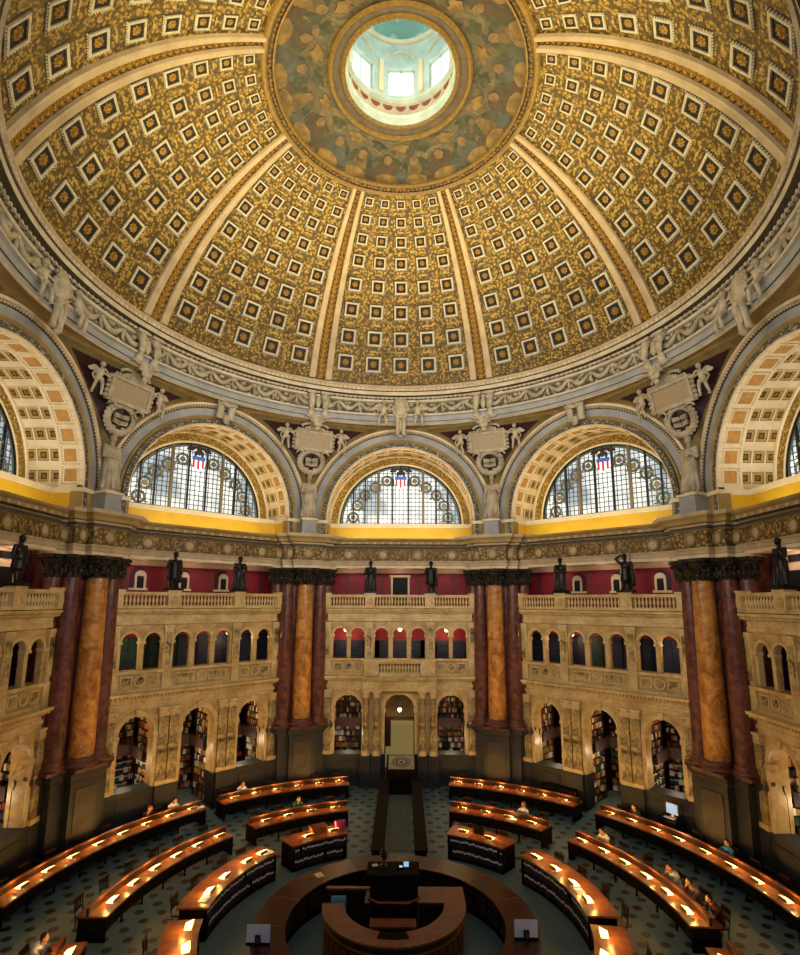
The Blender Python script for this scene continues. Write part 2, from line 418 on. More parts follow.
ceiling = S(empty('ceiling', (0, 0, 0)))
pm, rm = dome_panel(), dome_rib()
for k in range(8):
    S(link('coffer_panel', pm, ceiling, rz=-rd(45 * k)))
    S(link('dome_rib', rm, ceiling, rz=-rd(45 * k + 22.5)))
# outer shell so that no daylight leaks through
mb = MB(); mb.lathe([((RS + .25) * cos(rd(e)), CZ + (RS + .25) * sin(rd(e))) for e in range(20, 79, 4)], 64, mi=0)
S(mb.build('dome_shell', M['plaster'], ceiling))
# collar mouldings
mb = MB()
def ringel(prof, n, mi): mb.lathe([((RS - h) * cos(rd(e)), CZ + (RS - h) * sin(rd(e))) for e, h in prof], n, mi=mi, smooth=False)
ringel([(66.5, 0), (66.6, .14), (67.0, .2), (67.4, .14)], 128, 0)
ringel([(67.4, .1), (67.9, .14), (68.3, .1)], 128, 1)
ringel([(68.3, .14), (68.5, .18), (68.8, .12), (68.9, 0)], 128, 0)
for j in range(160):
    F = frame_at(j * 2.25, 67.85, RS - .12); rosette(mb, F, .075, .0, 2, 3)
S(mb.build('collar_moulding', [M['collargold'], M['goldband'], M['collargold']], ceiling))
mb = MB()
mb.lathe([(RS * cos(rd(e)), CZ + RS * sin(rd(e))) for e in [68.6 + i * (78.2 - 68.6) / 10 for i in range(11)]], 96, mi=0)
for j in range(20):                                                 # seated painted figures round the collar, as flat paint patches
    az = j * 18 + 9
    def patch(a, e, w, hh, mi, jag=.4, n=23):
        F = frame_at(a, e, RS - .006 - .004 * mi); ph = random.random() * 6
        mb.add([F(w * (1 + jag * .6 * sin(3 * t + ph) + jag * .5 * sin(7 * t + 2 * ph)) * cos(t), hh * (1 + jag * .6 * cos(2 * t + ph) + jag * .4 * sin(5 * t + ph)) * sin(t), 0) for t in [2 * pi * k / n for k in range(n)]], [tuple(range(n))], mi)
    patch(az - 3.6, 71.9, .42, .75, 1); patch(az + 3.6, 71.9, .42, .75, 1)
    patch(az, 71.6, .52, .85, 2 + j % 3); patch(az, 73.4, .2, .24, 5, .1); patch(az + random.uniform(-3, 3), 69.6, .55, .3, 6, .08); patch(az + 9, 70.2, .45, .35, 3 + j % 2)
    patch(az + 9, 75.8, .35, .25, 6 if j % 2 else 1)
S(mb.build('painted_collar', [M['mural'], mat('painted wing', '#262c26', '#44452f', 3), mat('painted robe ochre', '#665230', '#443a26', 3), mat('painted robe brown', '#4a372a', '#363126', 3), mat('painted robe grey', '#484a45', '#383a33', 3), mat('painted flesh', '#745c3c', '#594730', 4), mat('painted tablet', '#7d6436', '#574628', 2.5)], ceiling))
# oculus frame and lantern
mb = MB()
mb.lathe([(3.02, 32.36), (2.95, 32.24), (2.86, 32.3), (2.82, 32.38)], 96, mi=0, smooth=False)
mb.lathe([(2.82, 32.38), (2.5, 32.46), (2.44, 32.36), (2.36, 32.36), (2.3, 32.44)], 96, mi=[1, 0, 2, 0], smooth=False)
for j in range(72):
    a = j * 5; mb.ball(polar(2.4, a, 32.35), .055, 6, 4, 2)
mb.lathe([(2.3, 32.44), (2.3, 32.8), (2.22, 32.9), (2.34, 33.0)], 96, mi=[3, 3, 4], smooth=False)
mb.lathe([(2.34, 33.0), (2.44, 33.75), (2.3, 33.8), (2.3, 33.92), (2.5, 33.95)], 96, mi=[4, 3, 3, 4], smooth=False)
for j in range(24):                                                  # scallops
    a = j * 15
    k = mb.mark(); mb.arch(0, 0, [(.0, -.02), (.24, -.03), (.28, 0)], 180, 360, 10, [5, 4])
    ca, sa = cos(rd(a)), sin(rd(a))
    mb.xf(k, lambda p: (2.37 * sa + p[0] * ca + p[1] * sa, 2.37 * ca - p[0] * sa + p[1] * ca, 33.5 + p[2] * 1.2))
for j in range(96): mb.ball(polar(2.33, j * 3.75, 33.86), .035, 5, 4, 2)
S(mb.build('oculus_frame', [M['collargold'], M['collar'], M['collargold'], M['lantern'], M['ringcream'], M['scallop']], ceiling))
mb = MB()
ZW0, ZW1, RL = 34.25, 35.75, 2.5
mb.lathe([(2.5, 33.95), (2.52, 34.1), (RL, ZW0)], 64, mi=0)
for j in range(8):
    a = 45 * j
    # piers between the windows
    mb.ringbox(RL, RL + .3, ZW0, 36.0, a + 14.5, a + 30.5, 4, mi=0)
    mb.ringbox(RL - .12, RL, ZW0, 36.0, a + 20, a + 25, 2, mi=1)
    mb.ringbox(RL, RL + .3, ZW1, 36.0, a - 14.5, a + 14.5, 6, mi=0)
    k = mb.mark(); mb.arch(0, 0, [(.62, .0), (.62, -.06), (.74, -.06), (.74, 0)], 0, 180, 14, 1)
    mb.arch(0, 0, [(.0, .03), (.62, .03)], 0, 180, 14, 2)
    ca, sa = cos(rd(a)), sin(rd(a)); mb.xf(k, lambda p: ((RL + p[1]) * sa + p[0] * ca, (RL + p[1]) * ca - p[0] * sa, 35.95 + p[2]))
mb.lathe([(RL + .02, 36.0), (RL + .02, 36.75), (RL - .15, 36.9)], 64, mi=0)
mb.lathe([(RL - .15, 36.9), (RL - .28, 36.85), (RL - .35, 37.0)], 64, mi=1)
mb.lathe([(2.15 * cos(rd(e)), 37.0 + .95 * sin(rd(e))) for e in range(0, 91, 10)], 48, mi=2)
S(mb.build('lantern_wall', [M['lantern'], M['vaultcream'], M['lanternpat']], ceiling))
for j in range(8):
    w = S(empty('window_%d' % (j + 10), polar(RL + .12, 45 * j, ZW0), -rd(45 * j)))
    mb = MB(); mb.box(-.66, .66, .06, .08, 0, ZW1 - ZW0); S(mb.build('pane', M['daylight'], w))
    mb = MB()
    for x0, x1 in ((-.66, -.58), (-.03, .03), (.58, .66)): mb.box(x0, x1, 0, .05, 0, ZW1 - ZW0)
    mb.box(-.66, .66, 0, .05, 0, .08); mb.box(-.66, .66, 0, .05, ZW1 - ZW0 - .08, ZW1 - ZW0)
    S(mb.build('window_frame', M['lantern'], w))

# ring entablature under the dome
mb = MB(); N_ = 192
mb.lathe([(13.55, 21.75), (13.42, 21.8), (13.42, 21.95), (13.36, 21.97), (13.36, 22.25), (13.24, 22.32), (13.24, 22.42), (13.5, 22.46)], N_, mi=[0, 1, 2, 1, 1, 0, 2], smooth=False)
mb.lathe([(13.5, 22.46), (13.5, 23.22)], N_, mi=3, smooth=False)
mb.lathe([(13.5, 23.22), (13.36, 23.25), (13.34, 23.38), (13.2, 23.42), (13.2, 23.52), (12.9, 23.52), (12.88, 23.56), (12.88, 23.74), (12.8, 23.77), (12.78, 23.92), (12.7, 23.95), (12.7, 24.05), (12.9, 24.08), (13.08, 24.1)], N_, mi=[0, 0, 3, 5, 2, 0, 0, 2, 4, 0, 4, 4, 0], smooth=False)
for j in range(288):
    a = j * 1.25
    if 130 < a < 230: continue
    F = polar(13.24, a, 23.45); k = mb.mark(); mb.box(-.06, .06, -.1, .02, -.06, .05, 0)
    ca, sa = cos(rd(a)), sin(rd(a)); mb.xf(k, lambda p: (F[0] + p[0] * ca + p[1] * sa, F[1] - p[0] * sa + p[1] * ca, F[2] + p[2]))
    k = mb.mark(); mb.box(-.07, .07, -.06, .02, -.07, .07, 0); F2 = polar(12.82, a + .6, 23.85)
    mb.xf(k, lambda p: (F2[0] + p[0] * ca + p[1] * sa, F2[1] - p[0] * sa + p[1] * ca, F2[2] + p[2]))
S(mb.build('ring_cornice', [M['ringcream'], M['bluegrey'], M['darkline'], M['relief'], M['rib'], M['plaster']], ceiling))
mb = MB()                                                            # garlands on the ring frieze
for j in range(64):
    a0 = j * 5.625
    if 125 < a0 < 232: continue
    pts = []; rr = []
    for t in range(11):
        u = t / 10; pts.append(polar(13.42, a0 + .5 + 4.6 * u, 23.08 - .38 * sin(pi * u))); rr.append(.07 + .07 * sin(pi * u) + .018 * (t % 2))
    mb.tube(pts, rr, 7, 0)
    mb.ball(polar(13.42, a0, 23.05), (.15, .15, .13), 7, 5); mb.ball(polar(13.42, a0, 22.8), (.09, .09, .2), 6, 5); mb.ball(polar(13.44, a0 + 2.8, 23.05), (.16, .16, .1), 7, 5)
    mb.ball(polar(13.42, a0 + .35, 22.65), (.06, .06, .13), 5, 4)
S(mb.build('frieze_garland', M['plaster'], ceiling))

# ------------------------------------------------------------------ bays
A0 = 15.
def arched_wall(mb, x0, x1, z0, z1, ops, y0, y1, mi=0, n=14):
    """wall with round headed openings: ops = (centre, half width, sill, spring)"""
    x = x0
    for c, h, sl, sp in sorted(ops):
        if c - h > x: mb.box(x, c - h, y0, y1, z0, z1, mi)
        if sl > z0 + .01: mb.box(c - h, c + h, y0, y1, z0, sl, mi)
        P = [(c + h * cos(pi - pi * i / n), sp + h * sin(pi * i / n)) for i in range(n + 1)]
        for i in range(n):
            (xa, za), (xb, zb) = P[i], P[i + 1]
            mb.add([(xa, y0, za), (xb, y0, zb), (xb, y0, z1), (xa, y0, z1), (xa, y1, za), (xb, y1, zb), (xb, y1, z1), (xa, y1, z1)],
                   [(0, 1, 2, 3), (5, 4, 7, 6), (0, 4, 5, 1), (3, 2, 6, 7)], mi)
        x = c + h
    if x < x1: mb.box(x, x1, y0, y1, z0, z1, mi)
def surround(mb, c, h, sl, sp, w, y0, dep=.07, mi=0, key=True):
    mb.arch(c, sp, [(h - .02, y0 + .02), (h - .02, y0 - dep), (h + w * .55, y0 - dep), (h + w * .6, y0 - dep * .6), (h + w, y0 - dep * .6), (h + w, y0 + .02)], 0, 180, 16, mi)
    for s_ in (-1, 1):
        a, b = sorted((c + s_ * (h - .02), c + s_ * (h + w * .8))); mb.box(a, b, y0 - dep, y0 + .02, sl, sp - .18, mi)
        a, b = sorted((c + s_ * (h - .07), c + s_ * (h + w))); mb.box(a, b, y0 - dep - .04, y0 + .3, sp - .18, sp, mi)
    if key: mb.add([(c - .09, y0 - dep - .08, sp + h - .05), (c + .09, y0 - dep - .08, sp + h - .05), (c + .15, y0 - dep - .08, sp + h + w + .1), (c - .15, y0 - dep - .08, sp + h + w + .1),
                    (c - .09, y0, sp + h - .05), (c + .09, y0, sp + h - .05), (c + .15, y0, sp + h + w + .1), (c - .15, y0, sp + h + w + .1)], [(0, 1, 2, 3), (0, 4, 5, 1), (1, 5, 6, 2), (2, 6, 7, 3), (3, 7, 4, 0)], mi)
UPX = [(-3.72, .43), (-2.62, .43), (-1.14, .43), (0, .43), (1.14, .43), (2.62, .43), (3.72, .43)]
ENT1 = [(.1, 5.42), (-.04, 5.44), (-.04, 5.6), (-.07, 5.62), (-.07, 5.76), (-.02, 5.8), (-.02, 5.98), (-.14, 6.02), (-.16, 6.1), (-.38, 6.14), (-.42, 6.27), (.1, 6.3)]
ENT2 = [(.1, 9.52), (-.04, 9.54), (-.04, 9.72), (-.02, 9.74), (-.02, 10.0), (-.12, 10.04), (-.14, 10.12), (-.3, 10.18), (-.34, 10.3), (.1, 10.32)]
ENT3 = [(.25, 12.82), (-.02, 12.82), (-.02, 12.98), (-.07, 13.0), (-.07, 13.2), (-.12, 13.22), (-.12, 13.28), (.02, 13.3), (.02, 14.02), (-.1, 14.05), (-.12, 14.16), (-.2, 14.18), (-.2, 14.26), (-.44, 14.3), (-.46, 14.46), (-.58, 14.56), (-.6, 14.66), (.95, 14.7)]
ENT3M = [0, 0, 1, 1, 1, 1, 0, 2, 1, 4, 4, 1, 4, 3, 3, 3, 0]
def off(prof, y): return [(y + o, z) for o, z in prof]

_mesh_cache = {}
def cached(key, fn):
    if key not in _mesh_cache: _mesh_cache[key] = fn()
    return _mesh_cache[key]

def m_lower(far):
    mb = MB()
    ops = [(-3.12, .86, 1.75, 4.3), (0, .92 if far else .9, 1.75, 4.3), (3.12, .86, 1.75, 4.3)]
    arched_wall(mb, -5.2, 5.2, 1.75, 5.45, ops, A0, A0 + .75)
    for c, h, sl, sp in ops: surround(mb, c, h, sl, sp, .2, A0, mi=1)
    return mb.mesh('arcade', [M['marble'], M['marble2']])
def m_dado(far):
    mb = MB()
    for a, b in ((-5.2, -.9), (.9, 5.2)): mb.box(a, b, A0 - .08, A0 + .75, 0, 1.62, 0); mb.box(a, b, A0 - .14, A0 + .8, 1.62, 1.75, 0); mb.box(a, b, A0 - .12, A0, 0, .25, 0)
    for s in (-1, 1):
        mb.box(*sorted((s * 1.02, s * 2.14)), A0 - .3, A0, 0, 1.75, 0)
        mb.box(*sorted((s * 2.45, s * 3.8)), A0 - .13, A0, .45, 1.4, 0)
    return mb.mesh('dado', [M['dado']])
def m_pil():
    mb = MB(); w = .24
    mb.box(-w, w, -.17, 0, 1.95, 5.1, 0); mb.box(-w - .05, w + .05, -.22, 0, 1.75, 1.95, 1); mb.box(-w - .03, w + .03, -.2, 0, 5.02, 5.08, 1)
    mb.box(-w - .02, w + .02, -.2, 0, 5.1, 5.36, 1); mb.box(-w - .08, w + .08, -.26, 0, 5.36, 5.44, 1)
    for s in (-1, 1): mb.ball((s * w, -.2, 5.26), (.08, .08, .09), 6, 5, 1)
    return mb.mesh('pilaster', [M['marbledark'], M['marble2']])
def m_ent1():
    mb = MB(); mb.run(off(ENT1, A0), -5.2, 5.2)
    x = -4.8
    while x < 4.8: mb.box(x, x + .09, A0 - .3, A0, 6.02, 6.13); x += .18
    return mb.mesh('lower_cornice', [M['marble2']])
def m_panels(far):
    mb = MB(); mb.box(-5.2, 5.2, A0 + .02, A0 + .6, 6.25, 7.3, 0)
    mb.box(-5.2, 5.2, A0 - .06, A0 + .6, 6.27, 6.42, 1); mb.box(-5.2, 5.2, A0 - .12, A0 + .6, 7.16, 7.3, 1)
    for x in (-4.45, -1.9, 1.9, 4.45): mb.box(x - .22, x + .22, A0 - .1, A0, 6.3, 7.3, 1)
    for c, h in ((-3.17, .92), (0, 1.4), (3.17, .92)):
        if far and c == 0: continue
        for s in (-1, 1):
            x0, x1 = sorted((c + s * .36, c + s * h)); mb.box(x0, x1, A0 - .04, A0 + .05, 6.55, 7.05, 1); mb.box(x0 + .07, x1 - .07, A0 - .05, A0, 6.62, 6.98, 2)
        k = mb.mark(); mb.lathe([(.3, 0), (.3, .07), (.22, .07), (.2, .03), (0, .03)], 20, mi=[1, 1, 1, 2], smooth=False)
        mb.xf(k, lambda p: (c + p[0], A0 + .02 - p[2], 6.8 + p[1]))
    return mb.mesh('parapet_panel', [M['marble'], M['marble2'], M['marbledark']])
def m_upper():
    mb = MB(); ops = [(c, h, 7.3, 8.7) for c, h in UPX]
    arched_wall(mb, -5.2, 5.2, 7.3, 9.55, ops, A0 + .08, A0 + .32, 0, 12)
    for c, h, sl, sp in ops: mb.arch(c, sp, [(h - .01, A0 + .1), (h - .01, A0), (h + .1, A0), (h + .13, A0 + .04), (h + .13, A0 + .1)], 0, 180, 14, 1)
    for x in (-1.9, 1.9, -4.5, 4.5):
        mb.box(x - .22, x + .22, A0 - .08, A0 + .1, 7.3, 9.3, 1); mb.box(x - .27, x + .27, A0 - .13, A0 + .1, 9.3, 9.5, 1); mb.box(x - .15, x + .15, A0 - .1, A0, 7.5, 9.15, 2)
    for c, h in UPX:
        for s in (-1, 1): a, b = sorted((c + s * (h - .05), c + s * (h + .14))); mb.box(a, b, A0 - .02, A0 + .32, 8.58, 8.7, 1)
    return mb.mesh('upper_arcade', [M['marble'], M['marble2'], M['marbledark']])
def m_colonnette():
    mb = MB(); mb.lathe([(.1, 7.3), (.1, 7.38), (.075, 7.42), (.07, 8.4), (.085, 8.42), (.1, 8.52), (.12, 8.58)], 10, cap=True)
    return mb.mesh('colonnette', [M['marble2']])
def m_ent2():
    mb = MB(); mb.run(off(ENT2, A0), -5.2, 5.2)
    x = -4.8
    while x < 4.8: mb.box(x, x + .07, A0 - .24, A0, 10.05, 10.14); x += .14
    return mb.mesh('upper_cornice', [M['marble2']])
def m_ent3():
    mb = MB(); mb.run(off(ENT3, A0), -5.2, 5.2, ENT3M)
    x = -4.9
    while x < 4.9:
        mb.box(x, x + .08, A0 - .2, A0, 14.17, 14.27, 1); x += .16
    x = -4.7
    while x < 4.8: mb.box(x, x + .18, A0 - .5, A0, 14.3, 14.44, 1); x += .5
    for i in range(9):                                               # roundels and scrolls on the frieze
        c = -4.4 + i * 1.1; k = mb.mark()
        if i % 2: mb.lathe([(.3, 0), (.3, .06), (.22, .07), (.2, .03), (0, .06)], 18, mi=[5, 5, 5, 1], smooth=False)
        else:
            for s in (-1, 1):
                mb.tube([(s * (.08 + .5 * t / 9 * .8), .24 * sin(pi * 2.2 * t / 9), .03) for t in range(10)], .045, 5, 5)
                mb.ball((s * .3, -.08, .03), (.14, .1, .05), 7, 5, 5); mb.ball((s * .12, .16, .03), (.08, .1, .05), 6, 4, 5)
        mb.xf(k, lambda p: (c + p[0], A0 + .02 - p[2], 13.66 + p[1]))
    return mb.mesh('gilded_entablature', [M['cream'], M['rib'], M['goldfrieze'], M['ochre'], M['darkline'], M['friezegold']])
def m_gallery():
    mb = MB()
    mb.box(-6.4, 6.4, A0 + .2, 17.6, 10.2, 10.4, 1)                   # promenade floor
    mb.box(-6.4, 6.4, A0 + .3, 17.6, 12.9, 13.05, 2)                  # its ceiling
    mb.box(-6.6, 6.6, 17.2, 17.5, 10.3, 13., 0)
    for x in (-4.6, -3.55, -1.2, 1.2, 3.55, 4.6): mb.box(x - .12, x + .12, 17.17, 17.2, 10.4, 12.9, 3)
    mb.box(-6.6, 6.6, 17.1, 17.2, 12.62, 12.9, 2)
    return mb.mesh('crimson_wall', [M['redwall'], M['marble'], M['cream'], M['redtrim']])
def m_midgallery():
    mb = MB()
    mb.box(-6.2, 6.2, A0 + .3, 17.8, 6.3, 6.45, 1); mb.box(-6.2, 6.2, 17.3, 17.6, 6.4, 10.2, 0)
    return mb.mesh('gallery_wall', [M['redwall'], M['dado']])
def m_alcove(far, sgn):
    mb = MB()
    mb.box(-6.4, 6.4, A0 + .6, 19.6, -.2, .01, 1)
    mb.box(-6.4, 6.4, 19.2, 19.5, 0, 6.3, 0)
    for x in (-4.85, -1.57, 1.57, 4.85): mb.box(x - .12, x + .12, A0 + .75, 19.3, 0, 6.3, 0)
    for c in (-3.2, 0, 3.2):
        if far and c == 0: continue
        mb.box(c - 1.5, c + 1.5, 17.6, 19.3, 2.85, 2.98, 2); mb.box(c - 1.5, c + 1.5, 17.55, 17.6, 2.75, 3.3, 2)
        mb.box(*sorted((c + sgn * .75, c + sgn * 1.5)), A0 + .8, 17.6, 2.85, 2.98, 2); mb.box(*sorted((c + sgn * .72, c + sgn * .77)), A0 + .8, 17.6, 2.75, 3.3, 2)
    return mb.mesh('alcove_wall', [M['wood'], M['carpet'], M['mezz']])

YF, RV, CZV = 14.4, 4.65, 15.9
def m_archivolt():
    mb = MB(); y = YF
    prof = [(RV, y + .3), (RV, y), (4.7, y - .03), (4.96, y - .03), (4.99, y + .08), (5.1, y - .02), (5.16, y - .06), (5.18, y + .03), (5.56, y - .02), (5.58, y - .08), (5.66, y - .1), (5.68, y + .0), (5.74, y - .16), (5.86, y - .16), (5.88, y + .1)]
    mi = [0, 0, 1, 2, 3, 3, 4, 5, 4, 4, 4, 0, 0, 0]  # dark step and ochre band paint the moulding's shade
    mb.arch(0, CZV, prof, 0, 180, 96, mi)
    for s in (-1, 1):                                                # straight feet
        rows = [[(s * r, yy, CZV), (s * r, yy, 14.85)] for r, yy in prof]; mb.grid(rows, mi)
    for j in range(110):
        a = rd(j * 180 / 109); mb.ball((5.63 * cos(a), y - .1, CZV + 5.63 * sin(a)), (.045, .06, .045), 5, 4, 0)
    return mb.mesh('archivolt', [M['cream'], M['leafband'], M['darkline'], M['ochre'], M['darkline'], M['bluegrey']])
RB = 4.95
def vframe(a, y, R):
    ca, sa = cos(rd(a)), sin(rd(a))
    return lambda x, u, h: ((R - h) * ca - u * sa, y + x, CZV + (R - h) * sa + u * ca)
def m_vault():
    mb = MB()
    mb.arch(0, CZV, [(RV, YF + .02), (RV, 15.55), (RB, 15.55), (RB, 17.35)], 0, 180, 64, [0, 0, 0])
    for s in (-1, 1):
        mb.grid([[(s * r, y, CZV), (s * r, y, 14.7)] for r, y in ((RV, YF + .02), (RV, 15.55), (RB, 15.55), (RB, 17.35))], 0)
    N = 16
    for i in range(N):
        a = (i + .5) * 180 / N
        F = vframe(a, 14.98, RV); sqframe(mb, F, .35, .29, 0, .06, 2); mb.add([F(.29 * p, .29 * q, .012) for p, q in ((-1, -1), (1, -1), (1, 1), (-1, 1))], [(0, 1, 2, 3)], 1)
        for t in range(8):
            u = -.36 + t * .72 / 7
            for cx, cy in ((.4, u), (u, -.4)):
                G = lambda x, yy, h: F(cx + x, cy + yy, h)
                mb.add([G(-.02, -.025, .04), G(.02, -.025, .04), G(.02, .025, .04), G(-.02, .025, .04), G(-.02, -.025, 0), G(.02, -.025, 0), G(.02, .025, 0), G(-.02, .025, 0)], [(0, 1, 2, 3), (0, 4, 5, 1), (1, 5, 6, 2), (2, 6, 7, 3), (3, 7, 4, 0)], 3)
        for y in (15.82, 16.42, 17.02):
            F = vframe(a, y, RB); sqframe(mb, F, .3, .265, 0, .06, 0); sqframe(mb, F, .265, .235, .03, .03, 5, .03); sqframe(mb, F, .235, .15, .02, .035, 3, .0)
            mb.add([F(.155 * p, .155 * q, .006) for p, q in ((-1, -1), (1, -1), (1, 1), (-1, 1))], [(0, 1, 2, 3)], 5); rosette(mb, F, .115, .006, 4, 5)
    return mb.mesh('coffered_vault', [M['vaultcream'], M['vaultpanel'], M['vaultcream'], M['vaultrim'], M['rosette'], M['dentil']])
RW = 4.18
def m_endwall():
    mb = MB()
    mb.arch(0, CZV, [(RW, 17.3), (RW, 17.16), (RW + .1, 17.14), (RW + .14, 17.18), (RW + .58, 17.18), (RW + .62, 17.1), (RW + .74, 17.1), (RW + .76, 17.2), (RB + .03, 17.22)], 0, 180, 72, [0, 0, 0, 1, 0, 0, 2, 0])
    return mb.mesh('window_arch', [M['vaultcream'], M['guilloche'], M['ochre']])
def m_cove():
    mb = MB()
    mb.box(-RB, RB, 15.9, 16.1, 14.66, 15.52, 0)                        # yellow band
    mb.box(-RB, RB, 15.82, 17.4, 15.52, 15.6, 1); mb.box(-RB, RB, 15.76, 17.4, 15.6, 15.78, 1)
    mb.box(-RB, RB, 16.1, 17.6, 14.66, 15.5, 1)
    for s in (-1, 1):
        mb.box(*sorted((s * 4.6, s * 4.95)), 14.9, 15.95, 14.66, 15.52, 0)
        mb.box(*sorted((s * 4.55, s * 4.95)), 14.9, 15.95, 15.52, 15.78, 1)
        mb.box(*sorted((s * 4.59, s * 5.9)), YF - .02, 14.91, 14.66, 15.6, 2); mb.box(*sorted((s * 4.54, s * 5.9)), YF - .1, 14.91, 15.6, 15.79, 1)
    return mb.mesh('yellow_cove', [M['yellow'], M['vaultcream'], M['ochre']])
def rc(z): return 15.42 - 1.92 * max(0, (z - 15.) / 7.1) ** 1.7
def m_spandrel():
    mb = MB(); NA, NS = 220, 44; R0 = 5.8
    def outer(a):
        a1 = 50.
        if a <= a1: z = 14.7 + (22.0 - 14.7) * (a / a1); r = rc(z); b = 22.5
        elif a >= 180 - a1: z = 14.7 + (22.0 - 14.7) * ((180 - a) / a1); r = rc(z); b = -22.5
        else: z = 22.0; r = 13.5; b = 22.5 - 45 * (a - a1) / (180 - 2 * a1)
        return Vector((r * sin(rd(b)), r * cos(rd(b)), z))
    V = []; 
    for i in range(NA + 1):
        a = 180. * i / NA; p = Vector((R0 * cos(rd(a)), YF + .05, CZV + R0 * sin(rd(a)))); q = outer(a); row = []
        for j in range(NS + 1):
            s = j / NS; w = p.lerp(q, s); w.y = p.y + (q.y - p.y) * s ** 1.5; row.append(w)
        V.append(row)
    fs = []; ms = []
    for i in range(NA):
        for j in range(NS):
            c = (V[i][j] + V[i + 1][j + 1]) / 2; d = math.hypot(c.x, c.z - CZV); m_ = 0
            if abs(c.x) > 1.6:
                if d > 5.95 and c.z < 21.72 and c.z > 16: m_ = 2
                if d > 6.12 and c.z < 21.52 and c.z > 17.2: m_ = 1
            fs.append((i * (NS + 1) + j, (i + 1) * (NS + 1) + j, (i + 1) * (NS + 1) + j + 1, i * (NS + 1) + j + 1)); ms.append(m_)
    mb.add([tuple(p) for r in V for p in r], fs, ms)
    return mb.mesh('pendentive', [M['ochre'], M['darkred'], M['olive']])

